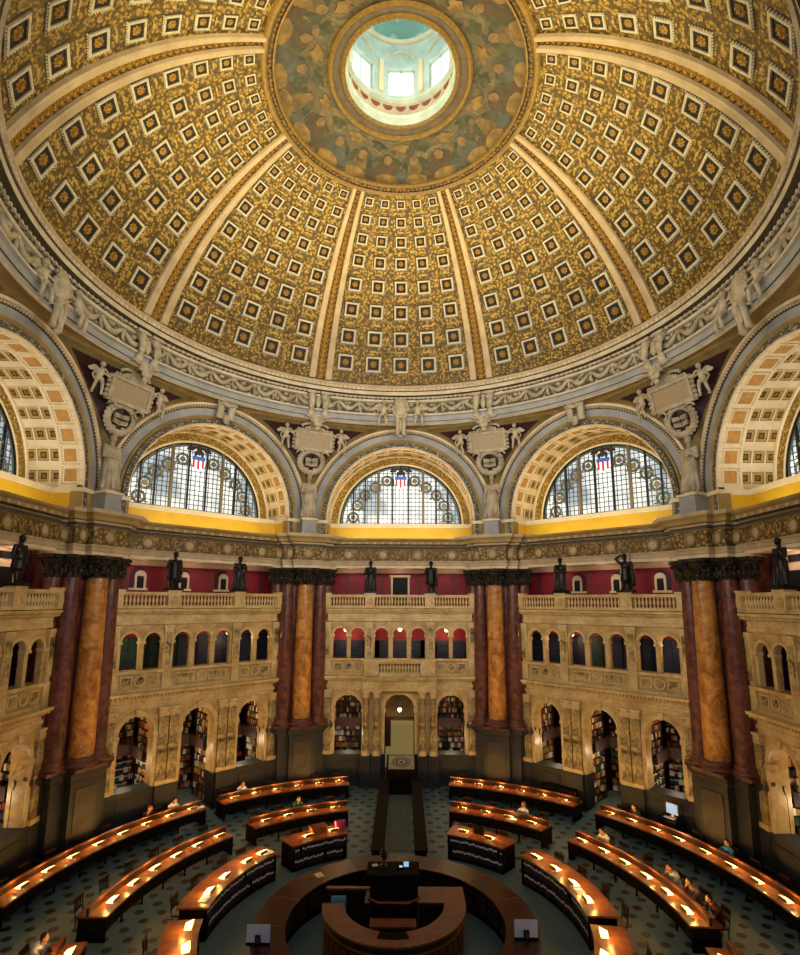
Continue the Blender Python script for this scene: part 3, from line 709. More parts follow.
WALLS = {0: 'wall_far', -45: 'wall_left', 45: 'wall_right', -90: 'wall_near_left', 90: 'wall_near_right', -135: 'wall_rear_left', 135: 'wall_rear_right'}
W = {}
for az, nm in WALLS.items():
    far = az == 0; sgn = -1 if az > 0 else 1; w = W[az] = S(empty(nm, (0, 0, 0), -rd(az)))
    def ch(key, fn, *a): return S(link(key[0], cached(key, lambda: fn(*a)), w))
    ch(('arcade', far), m_lower, far); ch(('dado', far), m_dado, far); ch(('lower_cornice',), m_ent1); ch(('parapet_panel', far), m_panels, far)
    ch(('upper_arcade',), m_upper); ch(('upper_cornice',), m_ent2); ch(('gilded_entablature',), m_ent3); ch(('crimson_wall',), m_gallery); ch(('gallery_wall',), m_midgallery)
    ch(('alcove_wall', far, sgn), m_alcove, far, sgn)
    ch(('archivolt',), m_archivolt); ch(('coffered_vault',), m_vault); ch(('window_arch',), m_endwall); ch(('yellow_cove',), m_cove); ch(('pendentive',), m_spandrel)
    for x in ((-4.42, 4.42) if far else (-4.42, -1.86, -1.32, 1.32, 1.86, 4.42)): S(link('pilaster', cached(('pil',), m_pil), w, (x, A0, 0)))
    for i, (a, b) in enumerate(((0, 1), (2, 3), (3, 4), (5, 6))):
        S(link('colonnette', cached(('coln',), m_colonnette), w, ((UPX[a][0] + UPX[b][0]) / 2, A0 + .12, 0)))
    # press fronts behind the upper arcade
    if True:
        for i, c in enumerate([u[0] for u in UPX] + [-1.88, 1.88, -4.85, 4.85]):
            mb = MB(); mb.box(c - .54, c + .54, 17.0, 17.3, 6.45, 8.2 if far else 8.8, 0)
            for q in range(7): mb.box(c - .5, c + .5, 16.96, 17.0, 6.55 + q * .28, 6.57 + q * .28 + .02, 1)
            S(mb.build('press_front', [M['galgreen'] if (c < -1 if az < 0 else (i == 2 and not far)) else M['galblue'], M['dado']], w))
    # small niche windows / doors on the top gallery
    if far:
        d = S(empty('door_1', (0, 17.15, 10.4))); mb = MB(); mb.box(-.62, -.5, -.06, .04, 0, 2.0); mb.box(.5, .62, -.06, .04, 0, 2.0); mb.box(-.7, .7, -.1, .04, 1.95, 2.1); S(mb.build('door_frame', M['cream'], d))
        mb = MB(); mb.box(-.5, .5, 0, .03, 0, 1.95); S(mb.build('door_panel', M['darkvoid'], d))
    else:
        for i, x in enumerate((-2.4 - .5 * sgn, -.5 * sgn, 2.4 - .5 * sgn)):
            if abs(az) >= 90: continue
            n_ = S(empty('window_%d' % (20 + i + (3 if az > 0 else 0)), (0, 0, 0), -rd(az)))
            mb = MB(); k = mb.mark()
            mb.arch(x, 12.1, [(0, 17.19), (.42, 17.19), (.42, 17.14)], 0, 180, 14, 0); mb.box(x - .42, x + .42, 17.15, 17.19, 11.4, 12.1, 0)
            S(mb.build('niche', M['darkred'], n_))
            mb = MB(); mb.arch(x + sgn * .1, 12.05, [(.12, 17.14), (.12, 17.08), (.3, 17.08), (.3, 17.15)], 0, 180, 12, 0); mb.arch(x + sgn * .1, 12.05, [(0, 17.1), (.2, 17.1)], 0, 180, 12, 0)
            for s in (-1, 1): mb.box(*sorted((x + sgn * .1 + s * .18, x + sgn * .1 + s * .3)), 17.08, 17.15, 11.4, 12.05, 0)
            mb.box(x - .5, x + .5, 17.02, 17.15, 11.28, 11.4, 0); S(mb.build('window_frame', M['cream'], n_))
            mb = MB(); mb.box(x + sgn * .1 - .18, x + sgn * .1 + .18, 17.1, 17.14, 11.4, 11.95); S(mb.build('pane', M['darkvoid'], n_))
    if abs(az) == 90:
        s = 1 if az < 0 else -1
        d = S(empty('door_%d' % (2 if az < 0 else 3), (s * 2.9, 0, 0) if False else (0, 0, 0), -rd(az))); x = s * 3.35
        mb = MB(); mb.box(x - .9, x + .9, 16.55, 17.2, 10.4, 12.9, 0); mb.box(x - .6, x - .46, 16.48, 16.6, 10.4, 12.2); mb.box(x + .46, x + .6, 16.48, 16.6, 10.4, 12.2); mb.box(x - .6, x + .6, 16.48, 16.6, 12.1, 12.25); S(mb.build('door_frame', M['cream'], d))
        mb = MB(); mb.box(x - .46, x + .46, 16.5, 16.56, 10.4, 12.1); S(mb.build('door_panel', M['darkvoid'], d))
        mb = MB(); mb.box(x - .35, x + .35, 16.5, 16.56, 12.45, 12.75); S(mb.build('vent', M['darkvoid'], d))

# lunette windows
def ribbonpts(): pass
GLR = ['#4a5a48', '#6f5a50', '#485a58', '#7d7250']
MG = [mat('stained glass %d' % i, c, None, rough=.4, emit=c, estr=.2) for i, c in enumerate(GLR)]
MRED = mat('stained red', '#b02a35', None, rough=.4, emit='#b02a35', estr=.5); MBLU = mat('stained blue', '#2f5fae', None, rough=.4, emit='#2f5fae', estr=.5); MWHT = mat('stained white', '#f0f0f4', None, rough=.4, emit='#f0f0f4', estr=.8); MEAG = mat('stained brown', '#33281c', None, rough=.5)
def win_meshes():
    y = 17.26; out = {}; Z0 = 15.78
    mb = MB(); n = 40; P = [(-RW, y, Z0)] + [(RW * cos(pi - pi * i / n), y, CZV + RW * sin(pi * i / n)) for i in range(n + 1)] + [(RW, y, Z0)]
    mb.add(P, [tuple(range(len(P)))]); out['pane'] = mb.mesh('pane', M['glass'])
    mb = MB()
    def hgt(x): return CZV + sqrt(max(0, RW * RW - x * x))
    for x in (-3.25, -2.45, -.55, .55, 2.45, 3.25): mb.box(x - .045, x + .045, y - .1, y, Z0, hgt(x), 0)
    for x in (-1.55, 1.55): mb.box(x - .08, x + .08, y - .14, y, Z0, hgt(x), 1)
    mb.arch(0, CZV, [(RW, y - .1), (RW - .09, y - .1), (RW - .09, y)], 0, 180, 48, 0); mb.box(-RW, RW, y - .1, y, Z0, Z0 + .08, 0)
    out['window_frame'] = mb.mesh('window_frame', [M['iron'], M['mullion']])
    mb = MB(); t = .019
    x = -3.95
    while x < 4.0: mb.box(x - t, x + t, y - .03, y, Z0, hgt(x)); x += .275
    z = Z0 + .27
    while z < CZV + RW - .1:
        q = sqrt(max(0, RW * RW - max(0, z - CZV) ** 2)); mb.box(-q, q, y - .03, y, z - t, z + t); z += .29
    out['lead_grid'] = mb.mesh('lead_grid', M['lead'])
    mb = MB()
    mb.arch(0, CZV, [(RW - .1, y - .05), (RW - .22, y - .05)], 0, 180, 48, 0)
    for j in range(11):
        if j == 5: continue
        a = rd(9 + j * 16.2); r = 3.05 + (.12 if j in (4, 6) else 0); c = (r * 1.08 * cos(a), CZV + .05 + r * sin(a)); k = mb.mark()
        mb.lathe([(.21, 0), (.34, 0)], 18, mi=(0, 2)[j % 2], smooth=False); mb.lathe([(0, .0), (.15, 0)], 9, mi=(1, 3)[j % 2], smooth=False)
        for q in range(9): b = q * 40; mb.ball((.29 * sin(rd(b)), .29 * cos(rd(b)), 0), (.09, .09, .02), 6, 3, (0, 2, 3)[q % 3])
        for q in (-1, 1): mb.ball((q * .36, -.22, 0), (.13, .045, .02), 6, 3, 1)
        mb.xf(k, lambda p: (c[0] + p[0] * 1.15, y - .06 - p[2], c[1] + p[1] * 1.15))
    out['wreath_glass'] = mb.mesh('wreath_glass', MG)
    mb = MB(); zc = 18.75
    sh = [(-.3, .3), (.3, .3), (.3, -.05), (.2, -.3), (0, -.42), (-.2, -.3), (-.3, -.05)]
    mb.add([(x_ * 1.08, y - .06, zc + z_ * 1.08) for x_, z_ in sh], [tuple(range(7))], 2)
    for i in range(3): x0 = -.27 + i * .21; mb.box(x0, x0 + .1, y - .075, y - .065, zc - .28 - (.08 if i == 1 else 0), zc + .1, 0)
    mb.box(-.3, .3, y - .08, y - .066, zc + .1, zc + .3, 1)
    for s in (-1, 1):                                               # spread eagle
        for q in range(5):
            a = rd(20 + q * 22); mb.ball((s * (.16 + .27 * cos(a)), y - .08, zc + .52 + .2 * sin(a)), (.2, .03, .06), 7, 4, 3)
        mb.ball((s * .16, y - .08, zc + .42), (.07, .03, .16), 6, 4, 3)
        mb.ball((s * .42, y - .07, zc - .05), (.1, .02, .28), 7, 4, 4)
    mb.ball((0, y - .09, zc + .55), (.12, .05, .22), 8, 5, 3); mb.ball((0, y - .09, zc + .8), (.07, .05, .08), 7, 5, 3)
    mb.xf(0, lambda p: (p[0] * 1.35, p[1], 18.95 + (p[2] - 18.75) * 1.22))
    out['emblem_glass'] = mb.mesh('emblem_glass', [MRED, MBLU, MWHT, MEAG, MG[0]])
    return out
WM = win_meshes()
for i, az in enumerate(WALLS):
    w = S(empty('window_%d' % (i + 1), (0, 0, 0), -rd(az)))
    for k, me in WM.items(): S(link(k, me, w))

# ------------------------------------------------------------------ piers and columns
PIERS = {-22.5: 'the pier left of the far arch', 22.5: 'the pier right of the far arch', -67.5: 'the big pier at the left', 67.5: 'the big pier at the right'}
PLAN = [(-2.3, 15.9), (-1.86, 15.9), (-1.86, 15.45), (-1.32, 15.45), (-1.32, 14.98), (-.74, 14.98), (-.74, 14.55), (.74, 14.55), (.74, 14.98), (1.32, 14.98), (1.32, 15.45), (1.86, 15.45), (1.86, 15.9), (2.3, 15.9)]
def m_pillar():
    mb = MB()
    mb.box(-1.62, 1.62, 15.75, 17.6, 0, 12.9, 0); mb.box(-1.3, 1.3, 15.5, 15.8, 3.5, 12.9, 0)
    return mb.mesh('pillar', [M['redcol']])
def m_plinth():
    mb = MB(); mb.plan(PLAN, [(.12, 0), (.12, .3), (.0, .38), (0, 3.12), (.06, 3.18), (.12, 3.32), (.12, 3.5), (-.6, 3.52)], 0)
    mb.box(-.5, .5, 14.52, 14.56, .7, 2.8, 1)
    return mb.mesh('pier_plinth', [M['dado'], M['plinth']])
def m_pent():
    P = [(x, y + .12) for x, y in PLAN]; mb = MB()
    mb.plan(P, [(o + .12, z) for o, z in [(-.5, 12.74), (.0, 12.74), (.0, 12.9), (.05, 12.92), (.05, 13.1), (.1, 13.12), (.1, 13.2), (-.02, 13.22), (-.02, 14.0), (.1, 14.04), (.12, 14.14), (.18, 14.16), (.18, 14.26), (.36, 14.3), (.38, 14.46), (.5, 14.6), (.5, 14.78), (-.7, 14.84)]], [0, 0, 1, 1, 1, 1, 0, 2, 1, 4, 4, 1, 3, 3, 3, 1, 0])
    for c, y in ((0, 14.57), (-1.03, 15.0), (1.03, 15.0), (-1.59, 15.47), (1.59, 15.47)):
        k = mb.mark(); mb.lathe([(.31, 0), (.31, .07), (.22, .08), (.2, .03), (0, .06)], 18, mi=[5, 5, 5, 1], smooth=False); sx = .7 if c else 1
        mb.xf(k, lambda p: (c + p[0] * sx, y - p[2], 13.62 + p[1]))
    x = -.8
    while x < .8: mb.box(x, x + .06, 14.38, 14.6, 14.16, 14.26, 1); x += .125
    for x in (-.7, -.23, .23, .6): mb.box(x - .07, x + .1, 14.2, 14.6, 14.3, 14.44, 1)
    return mb.mesh('pier_entablature', [M['cream'], M['rib'], M['goldfrieze'], M['ochre'], M['darkline'], M['friezegold']])
def shaft(r):
    mb = MB(); n = 12
    mb.lathe([(r * (1 - .16 * (i / n) ** 1.8), 4.02 + 7.76 * i / n) for i in range(n + 1)], 28)
    return mb
def m_cbase(r, h0=3.5):
    mb = MB(); mb.box(-r * 1.35, r * 1.35, -r * 1.35, r * 1.35, h0, h0 + .14); mb.lathe([(r * 1.32, h0 + .14), (r * 1.36, h0 + .22), (r * 1.28, h0 + .28), (r * 1.12, h0 + .32), (r * 1.1, h0 + .37), (r * 1.2, h0 + .43), (r * 1.08, h0 + .5), (r, h0 + .53)], 28)
    return mb
def m_capital(r):
    mb = MB(); r *= .86
    mb.lathe([(r * 1.08, 11.74), (r * 1.1, 11.8), (r, 11.84), (r * .98, 12.2), (r * 1.2, 12.5), (r * 1.35, 12.56)], 20, mi=0)
    for tier, (z0, z1, n, o) in enumerate(((11.84, 12.16, 8, 0), (11.9, 12.36, 8, 22.5))):
        for j in range(n):
            a = j * 45 + o; pts = [polar(r * (1.02 + .32 * (t / 4) ** 2), a, z0 + (z1 - z0) * (t / 4 if t < 4 else .9)) for t in range(5)]
            mb.tube(pts, [r * .2, r * .26, r * .24, r * .2, r * .13], 6, 0)
    for a in (45, 135, 225, 315):
        mb.tube([polar(r * .95, a - 14, 12.2), polar(r * 1.3, a - 6, 12.45), polar(r * 1.55, a, 12.55)], r * .1, 5, 0); mb.tube([polar(r * .95, a + 14, 12.2), polar(r * 1.3, a + 6, 12.45), polar(r * 1.55, a, 12.55)], r * .1, 5, 0)
        p = polar(r * 1.56, a, 12.48); mb.ball(p, r * .2, 7, 5)
    mb.box(-r * 1.3, r * 1.3, -r * 1.3, r * 1.3, 12.58, 12.74, 0)
    return mb
GC = {'base': m_cbase(.56).mesh('base', [M['redcol']]), 'shaft': shaft(.53).mesh('shaft', [M['goldcol']]), 'capital': m_capital(.6).mesh('capital', [M['capital']])}
RC = {'base': m_cbase(.42).mesh('base', [M['redcol']]), 'shaft': shaft(.42).mesh('shaft', [M['redcol']]), 'capital': m_capital(.46).mesh('capital', [M['capital']])}
for az, where in list(PIERS.items()) + [(-112.5, ''), (112.5, '')]:
    rz = -rd(az)
    pil = S(empty('pillar', (0, 0, 0), rz))
    S(link('pier_core', cached(('pillar',), m_pillar), pil)); S(link('pier_plinth', cached(('plinth',), m_plinth), pil)); S(link('pier_entablature', cached(('pent',), m_pent), pil))
    mb = MB(); mb.box(-.5, .5, 14.5, 15.7, 14.82, 14.95, 0); mb.box(-.44, .44, 14.56, 15.7, 14.95, 15.66, 0); mb.box(-.52, .52, 14.48, 15.7, 15.66, 15.78, 1); S(mb.build('statue_pedestal', [M['bluegrey'], M['cream']], pil))
    if abs(az) > 100: continue
    def at(x, y): c, s_ = cos(rz), sin(rz); return (x * c - y * s_, x * s_ + y * c, 0)
    o = T(empty('marble_column', at(0, 15.1), rz), 'golden veined marble column in front of ' + where, 'column', 'golden marble columns')
    for k, me in GC.items(): link(k, me, o)
    for x, y, nm in ((-1.02, 15.46, 'first red column left of the golden one on '), (1.02, 15.46, 'first red column right of the golden one on '), (-1.56, 15.93, 'second red column left of the golden one on '), (1.56, 15.93, 'second red column right of the golden one on ')):
        o = T(empty('marble_column', at(x, y), rz), nm + where, 'column', 'dark red marble columns')
        for k, me in RC.items(): link(k, me, o)

# ------------------------------------------------------------------ statues
def robe(kind):
    """standing draped figure about 2.75 m tall, facing -y"""
    P = [('b', (0, -.03, 2.56), (.165, .19, .215)), ('c', (0, 0, 2.15), (0, 0, 2.45), .11, .095), ('b', (0, .02, 2.68), (.18, .19, .12)),
         ('b', (0, 0, 1.88), (.33, .24, .34)), ('b', (0, .02, 1.45), (.28, .23, .4)), ('c', (-.3, 0, 2.06), (.3, 0, 2.06), .13, .13)]
    if kind in ('robe', 'robe2', 'lady', 'lady2'):
        P += [('c', (-.1, 0, 1.4), (-.2, .02, .15), .28, .3), ('c', (.1, -.03, 1.4), (.2, -.05, .15), .28, .28), ('c', (0, -.08, 1.3), (.03, -.16, .1), .24, .24)]
        for i in range(6): a = -1.3 + i * .52; P.append(('c', (.29 * sin(a), -.22 * cos(a), 1.65), (.5 * sin(a), -.42 * cos(a), .1), .05, .075))
    if kind == 'coat':
        P += [('c', (-.15, 0, 1.2), (-.2, -.05, .12), .18, .12), ('c', (.15, 0, 1.2), (.22, .04, .12), .18, .12), ('b', (-.2, -.15, .08), (.11, .22, .09)), ('b', (.23, -.1, .08), (.11, .22, .09)),
              ('c', (0, .05, 1.7), (0, .1, .8), .33, .38), ('c', (.32, .1, 2.), (.42, .14, .6), .12, .18), ('c', (-.3, .1, 1.9), (-.36, .12, .8), .1, .14)]
    if kind == 'tunic':
        P += [('c', (-.14, 0, 1.1), (-.2, -.1, .1), .17, .11), ('c', (.14, 0, 1.1), (.22, .1, .1), .17, .11), ('b', (-.2, -.2, .08), (.1, .2, .08)), ('b', (.22, 0, .08), (.1, .2, .08)),
              ('c', (0, 0, 1.6), (0, .02, .85), .3, .36), ('c', (.35, .12, 2.05), (.42, .14, .5), .1, .15)]
    if kind == 'salute':
        P += [('c', (-.38, 0, 2.12), (-.62, -.08, 2.42), .1, .085), ('c', (-.62, -.08, 2.42), (-.22, -.2, 2.66), .085, .06), ('b', (-.18, -.2, 2.67), (.09, .05, .07)), ('c', (.36, 0, 2.1), (.44, -.12, 1.62), .11, .09), ('c', (.44, -.12, 1.62), (.5, -.28, 1.9), .08, .06), ('b', (.5, -.29, 1.95), (.07, .07, .08)), ('c', (.52, -.28, 2.75), (.5, -.26, .1), .03, .03)]
        P += [('c', (-.14, 0, 1.1), (-.2, -.1, .1), .17, .11), ('c', (.14, 0, 1.1), (.22, .1, .1), .17, .11), ('b', (-.2, -.2, .08), (.1, .2, .08)), ('b', (.22, 0, .08), (.1, .2, .08)), ('c', (0, 0, 1.6), (0, .02, .85), .3, .38), ('c', (.4, .12, 2.1), (.46, .16, .5), .12, .16)]
    elif kind in ('robe', 'lady'):
        P += [('c', (-.38, 0, 2.1), (-.47, -.05, 1.62), .12, .09), ('c', (-.47, -.05, 1.62), (-.2, -.32, 1.6), .09, .06), ('b', (-.15, -.34, 1.61), (.08, .06, .07)), ('c', (.38, 0, 2.1), (.45, 0, 1.6), .12, .09), ('c', (.45, 0, 1.6), (.42, -.18, 1.2), .085, .06), ('b', (.42, -.2, 1.14), (.06, .07, .1))]
    elif kind in ('robe2', 'lady2'):
        P += [('c', (.38, 0, 2.1), (.5, -.08, 1.66), .12, .09), ('c', (.5, -.08, 1.66), (.3, -.34, 1.85), .09, .06), ('b', (.27, -.36, 1.9), (.07, .06, .09)), ('b', (.2, -.38, 1.85), (.16, .05, .2)), ('c', (-.38, 0, 2.1), (-.46, .02, 1.6), .12, .09), ('c', (-.46, .02, 1.6), (-.48, -.08, 1.15), .085, .06), ('b', (-.48, -.1, 1.08), (.06, .07, .1))]
    else:
        P += [('c', (-.38, 0, 2.1), (-.5, .03, 1.65), .11, .09), ('c', (-.5, .03, 1.65), (-.32, -.22, 1.4), .085, .06), ('b', (-.29, -.26, 1.37), (.07, .06, .08)), ('c', (.38, 0, 2.1), (.46, 0, 1.62), .11, .09), ('c', (.46, 0, 1.62), (.47, -.12, 1.2), .085, .06), ('b', (.47, -.14, 1.13), (.06, .07, .1))]
    P += [('b', (0, -.2, 2.5), (.03, .05, .05)), ('b', (0, -.17, 2.42), (.07, .05, .04)), ('c', (-.1, .12, 2.6), (.1, .12, 2.6), .1, .1)]
    return vor(P, 'figure', .026, None, 1)
FIG = {k: robe(k) for k in ('robe', 'robe2', 'coat', 'tunic', 'salute')}
def with_mat(me, m):
    c = me.copy(); c.materials.clear(); c.materials.append(m); return c
def place(o, az, x, y, z, turn=0.):
    a = -rd(az); o.location = (x * cos(a) - y * sin(a), x * sin(a) + y * cos(a), z); o.rotation_euler.z = a + turn
BRZ = [(0, -1.86, 'robe', 'dark bronze robed statue left of the doorway on the far balustrade'), (0, 1.95, 'coat', 'dark bronze statue in a long coat right of the doorway on the far balustrade'),
       (-45, -1.86, 'coat', 'dark bronze coated statue nearer the big left pier on the left balustrade'), (-45, 1.86, 'robe2', 'dark bronze robed statue farther from the big left pier on the left balustrade'),
       (45, -1.86, 'robe', 'dark bronze hooded statue on the right balustrade farther from the big right pier'), (45, 1.86, 'salute', 'bronze statue shading its eyes with a raised arm on the right balustrade'),
       (-90, 1.86, 'tunic', 'dark bronze statue at the left picture edge above the near left balustrade'), (90, -1.86, 'robe2', 'dark bronze statue at the right picture edge above the near right balustrade')]
bz = {}
for az, x, k, lab in BRZ:
    o = T(empty('bronze_statue'), lab, 'statue', 'bronze statues along the balustrades'); place(o, az, x, A0 - .1, 11.26)
    if k not in bz:
        bz[k] = with_mat(FIG[k], M['bronze'])
    link('figure', bz[k], o); b = MB(); b.box(-.42, .42, -.3, .3, 0, .12); f = link('plinth', cached(('bzpl',), lambda: b.mesh('plinth', [M['bronze']])), o)
    for ch_ in o.children:
        if ch_.name.startswith('figure'): ch_.location.z = .1; ch_.scale = (.74, .74, .69)
pl1, pl2 = with_mat(FIG['robe'], M['plaster']), with_mat(FIG['robe2'], M['plaster'])
for i, (az, where) in enumerate(PIERS.items()):
    o = T(empty('plaster_statue'), 'pale plaster draped figure standing on ' + where, 'statue', 'plaster figures above the piers'); place(o, az, 0, 14.98, 15.78)
    f = link('figure', (pl1, pl2)[i % 2], o); f.location.z = .08; f.scale = (.94, 1.0, 1.0)
    b = MB(); b.lathe([(.42, 0), (.42, .1), (0, .1)], 16, smooth=False); link('plinth', cached(('plpl',), lambda: b.mesh('plinth', [M['plaster']])), o)

# ------------------------------------------------------------------ cartouches, consoles, keystone groups
def putto(lean=1):
    P = [('b', (0, -.02, 1.17), (.16, .17, .19)), ('c', (0, 0, .74), (.05 * lean, .02, .35), .19, .21), ('c', (0, 0, .85), (0, 0, 1.05), .08, .08), ('c', (-.14 * lean, -.1, .3), (-.1 * lean, -.35, 0), .13, .1), ('c', (-.1 * lean, -.35, 0), (-.2 * lean, -.3, -.5), .1, .07),
         ('c', (.16 * lean, -.1, .3), (.3 * lean, -.3, .02), .13, .1), ('c', (.3 * lean, -.3, .02), (.34 * lean, -.2, -.55), .1, .07), ('c', (-.18 * lean, 0, .75), (-.5 * lean, -.12, .6), .08, .06), ('c', (-.5 * lean, -.12, .6), (-.72 * lean, -.15, .85), .06, .05),
         ('c', (.2 * lean, 0, .75), (.45 * lean, .0, .45), .08, .06), ('c', (.45 * lean, 0, .45), (.4 * lean, -.2, .2), .06, .05), ('b', (.34 * lean, .1, .82), (.28, .06, .2)), ('b', (.55 * lean, .08, .74), (.22, .05, .13)), ('b', (0, -.19, 1.16), (.04, .05, .04)), ('b', (-.2 * lean, -.32, -.54), (.07, .13, .06)), ('b', (.34 * lean, -.26, -.58), (.07, .13, .06))]
    return vor(P, 'putto', .03, M['plaster'], 1)
PUT = (putto(1), putto(-1))
def m_cart_frame():
    mb = MB()
    for x0, x1, z0, z1 in ((-1.05, -.9, -.5, .5), (.9, 1.05, -.5, .5), (-1.05, 1.05, .42, .58), (-1.05, 1.05, -.58, -.42)): mb.box(x0, x1, -.2, .1, z0, z1, 0)
    for s in (-1, 1):
        for q in range(5): mb.ball((s * 1.12, -.1, -.42 + q * .21), (.1, .12, .1), 7, 5, 0)
        mb.tube([(s * (.25 + .5 * cos(t * .45) * (1 - t / 16)), -.12, .78 + .24 * sin(t * .45) * (1 - t / 16)) for t in range(12)], .08, 6, 0)
        mb.tube([(s * (.7 + .22 * cos(t * .5)), -.12, -.78 + .18 * sin(t * .5)) for t in range(10)], .06, 6, 0)
        mb.tube([(s * (1.2 + .1 * t), -.1 + .02 * t, .35 + .22 * sin(t * .8)) for t in range(6)], .05, 5, 0)
    for q in range(15): mb.ball((-.95 + q * 1.9 / 14, -.2, .62), (.07, .08, .08), 6, 4, 0)
    for q in range(9): mb.ball((-.5 + q * .125, -.14, .86 - abs(q - 4) * .05), (.09, .1, .13), 6, 4, 0)
    return mb.mesh('scroll_frame', [M['plaster']])
def m_cart_tab():
    mb = MB(); mb.box(-.92, .92, -.12, .1, -.44, .44); return mb.mesh('tablet', [M['tablet']])
M['tablet'] = mat('speckled tablet', '#a8977a', '#8f7e62', 22, .6)
def m_wreath():
    mb = MB()
    for q in range(24):
        a = q * 15; mb.ball((.52 * sin(rd(a)), -.12, .52 * cos(rd(a))), (.13, .13, .13), 7, 5, 0); mb.ball((.6 * sin(rd(a + 7)), -.08, .6 * cos(rd(a + 7))), (.09, .08, .09), 6, 4, 0)
    mb.lathe([(.45, 0), (0, .0)], 20, mi=1); k = 0
    mb.add([(.44 * cos(t * pi / 10), -.03, .44 * sin(t * pi / 10)) for t in range(20)], [tuple(range(20))], 1)
    for s in (-1, 1):
        mb.add([(0, -.12, -.24), (s * .28, -.2, -.2), (s * .28, -.2, .2), (0, -.12, .16), (0, -.05, -.24), (s * .28, -.05, -.2), (s * .28, -.05, .2), (0, -.05, .16)], [(0, 1, 2, 3), (1, 5, 6, 2), (3, 2, 6, 7), (0, 4, 5, 1)], 0)
        mb.ball((s * .2, -.12, -.34), (.12, .08, .06), 6, 4, 0)
    return mb.mesh('wreath', [M['plaster'], M['darkred']])
def m_console():
    mb = MB()
    for s in (-1, 1):
        mb.tube([(s * .42, -.38 * sin(t / 11 * pi) - .05, 2.0 - t * 1.5 / 11) for t in range(12)], [.26, .25, .23, .21, .2, .19, .18, .18, .18, .19, .2, .22], 8, 0)
        mb.ball((s * .42, -.32, 1.72), (.24, .22, .3), 9, 6, 0); mb.ball((s * .42, -.2, .62), (.22, .2, .2), 9, 6, 0); mb.box(s * .42 - .3, s * .42 + .3, -.45, .3, 1.95, 2.12, 0)
    mb.ball((0, -.2, 1.45), (.18, .16, .42), 8, 6, 0); mb.box(-.78, .78, -.25, .3, .42, .56, 0)
    for q in range(7): a = rd(-75 + q * 25); mb.tube([(0, -.25, .0), (.2 * sin(a), -.33, .05 + .2 * cos(a)), (.42 * sin(a), -.25, .05 + .42 * cos(a))], [.06, .1, .09], 6, 0)
    mb.ball((0, -.3, -.05), (.3, .16, .2), 10, 6, 0); mb.ball((0, -.2, -.32), (.16, .12, .14), 8, 5, 0)
    return mb.mesh('scroll_console', [M['plaster']])
CW, CTAB, CF, CON = m_wreath(), m_cart_tab(), m_cart_frame(), m_console()
for az, where in PIERS.items():
    o = T(empty('relief_cartouche'), 'plaster tablet relief with putti and book wreath above ' + where, 'relief', 'pendentive reliefs'); place(o, az, 0, 14.2, 20.6); o.rotation_euler.x = rd(16); o.scale = (1.1, 1., 1.08)
    link('tablet', CTAB, o); link('scroll_frame', CF, o); link('wreath', CW, o, (0, .16, -1.2)).scale = (1.22, 1, 1.18)
    for s in (0, 1):
        c = link('putto', PUT[s], o, ((1.55, -1.55)[s], -.05, -.12)); c.scale = (.72, .72, .72)
    o = T(empty('scroll_bracket'), 'double plaster scroll bracket with shell above ' + where, 'bracket', 'scroll brackets under the ring'); place(o, az, 0, 13.38, 21.45); f = link('scroll_console', CON, o); f.scale = (1, .8, .95)
def m_shield():
    mb = MB(); mb.ball((0, -.2, .95), (.42, .2, .52), 14, 9, 0); mb.tube([(.47 * sin(t * pi / 10), -.2, .95 + .58 * cos(t * pi / 10)) for t in range(20)], .1, 6, 0, True)
    for s in (-1, 1): mb.tube([(s * .2, -.3 + .2 * t / 8, .3 - t * .13) for t in range(9)], [.16, .15, .14, .13, .12, .12, .12, .13, .15], 7, 0)
    mb.box(-.36, .36, -.35, .2, .3, .42, 0); mb.ball((0, -.25, -.1), (.12, .12, .4), 8, 6, 0); mb.ball((0, -.2, -.85), (.16, .12, .12), 8, 5, 0)
    for q in range(7): a = rd(-60 + q * 20); mb.ball((.4 * sin(a), -.15, 1.3 + .3 * cos(a)), (.09, .09, .13), 6, 4, 0)
    return mb.mesh('shield', [M['plaster']])
SHD = m_shield()
for az, nm in ((0, 'the far arch'), (-90, 'the near left arch'), (90, 'the near right arch')):
    o = T(empty('keystone_sculpture'), 'plaster shield held by two winged figures over the keystone of ' + nm, 'sculpture', 'figure groups at the ring'); place(o, az, 0, 13.45, 21.7); link('shield', SHD, o, (0, -.05, .1))
    for s in (0, 1):
        c = link('winged_figure', PUT[s], o, ((1.05, -1.05)[s], -.22, .42)); c.scale = (.92, .92, .9)
def m_key():
    mb = MB()
    mb.box(-.42, .42, -.4, .3, .25, .4, 0)
    for s in (-1, 1): mb.tube([(s * .22, -.3 + .22 * t / 8, .2 - t * .1) for t in range(9)], [.2, .18, .17, .15, .14, .13, .13, .14, .16], 7, 0); mb.ball((s * .62, -.05, .2), (.35, .1, .14), 8, 5, 0); mb.ball((s * .9, -.02, .1), (.25, .08, .1), 8, 5, 0)
    for q in range(7): a = rd(-75 + q * 25); mb.tube([(0, -.3, -.1), (.2 * sin(a), -.4, -.1 + .2 * cos(a)), (.36 * sin(a), -.3, -.1 + .36 * cos(a))], [.06, .1, .08], 6, 0)
    mb.ball((0, -.25, -.65), (.14, .12, .2), 8, 5, 0)
    return mb.mesh('shell_keystone', [M['plaster']])
KEY = m_key()
for az, nm in ((-45, 'the left arch'), (45, 'the right arch')):
    o = T(empty('keystone_bracket'), 'plaster shell keystone with leaf wings at the top of ' + nm, 'bracket', 'shell keystones'); place(o, az, 0, 14.2, 21.75); link('shell_keystone', KEY, o).scale = (1.5, 1.2, 1.4)

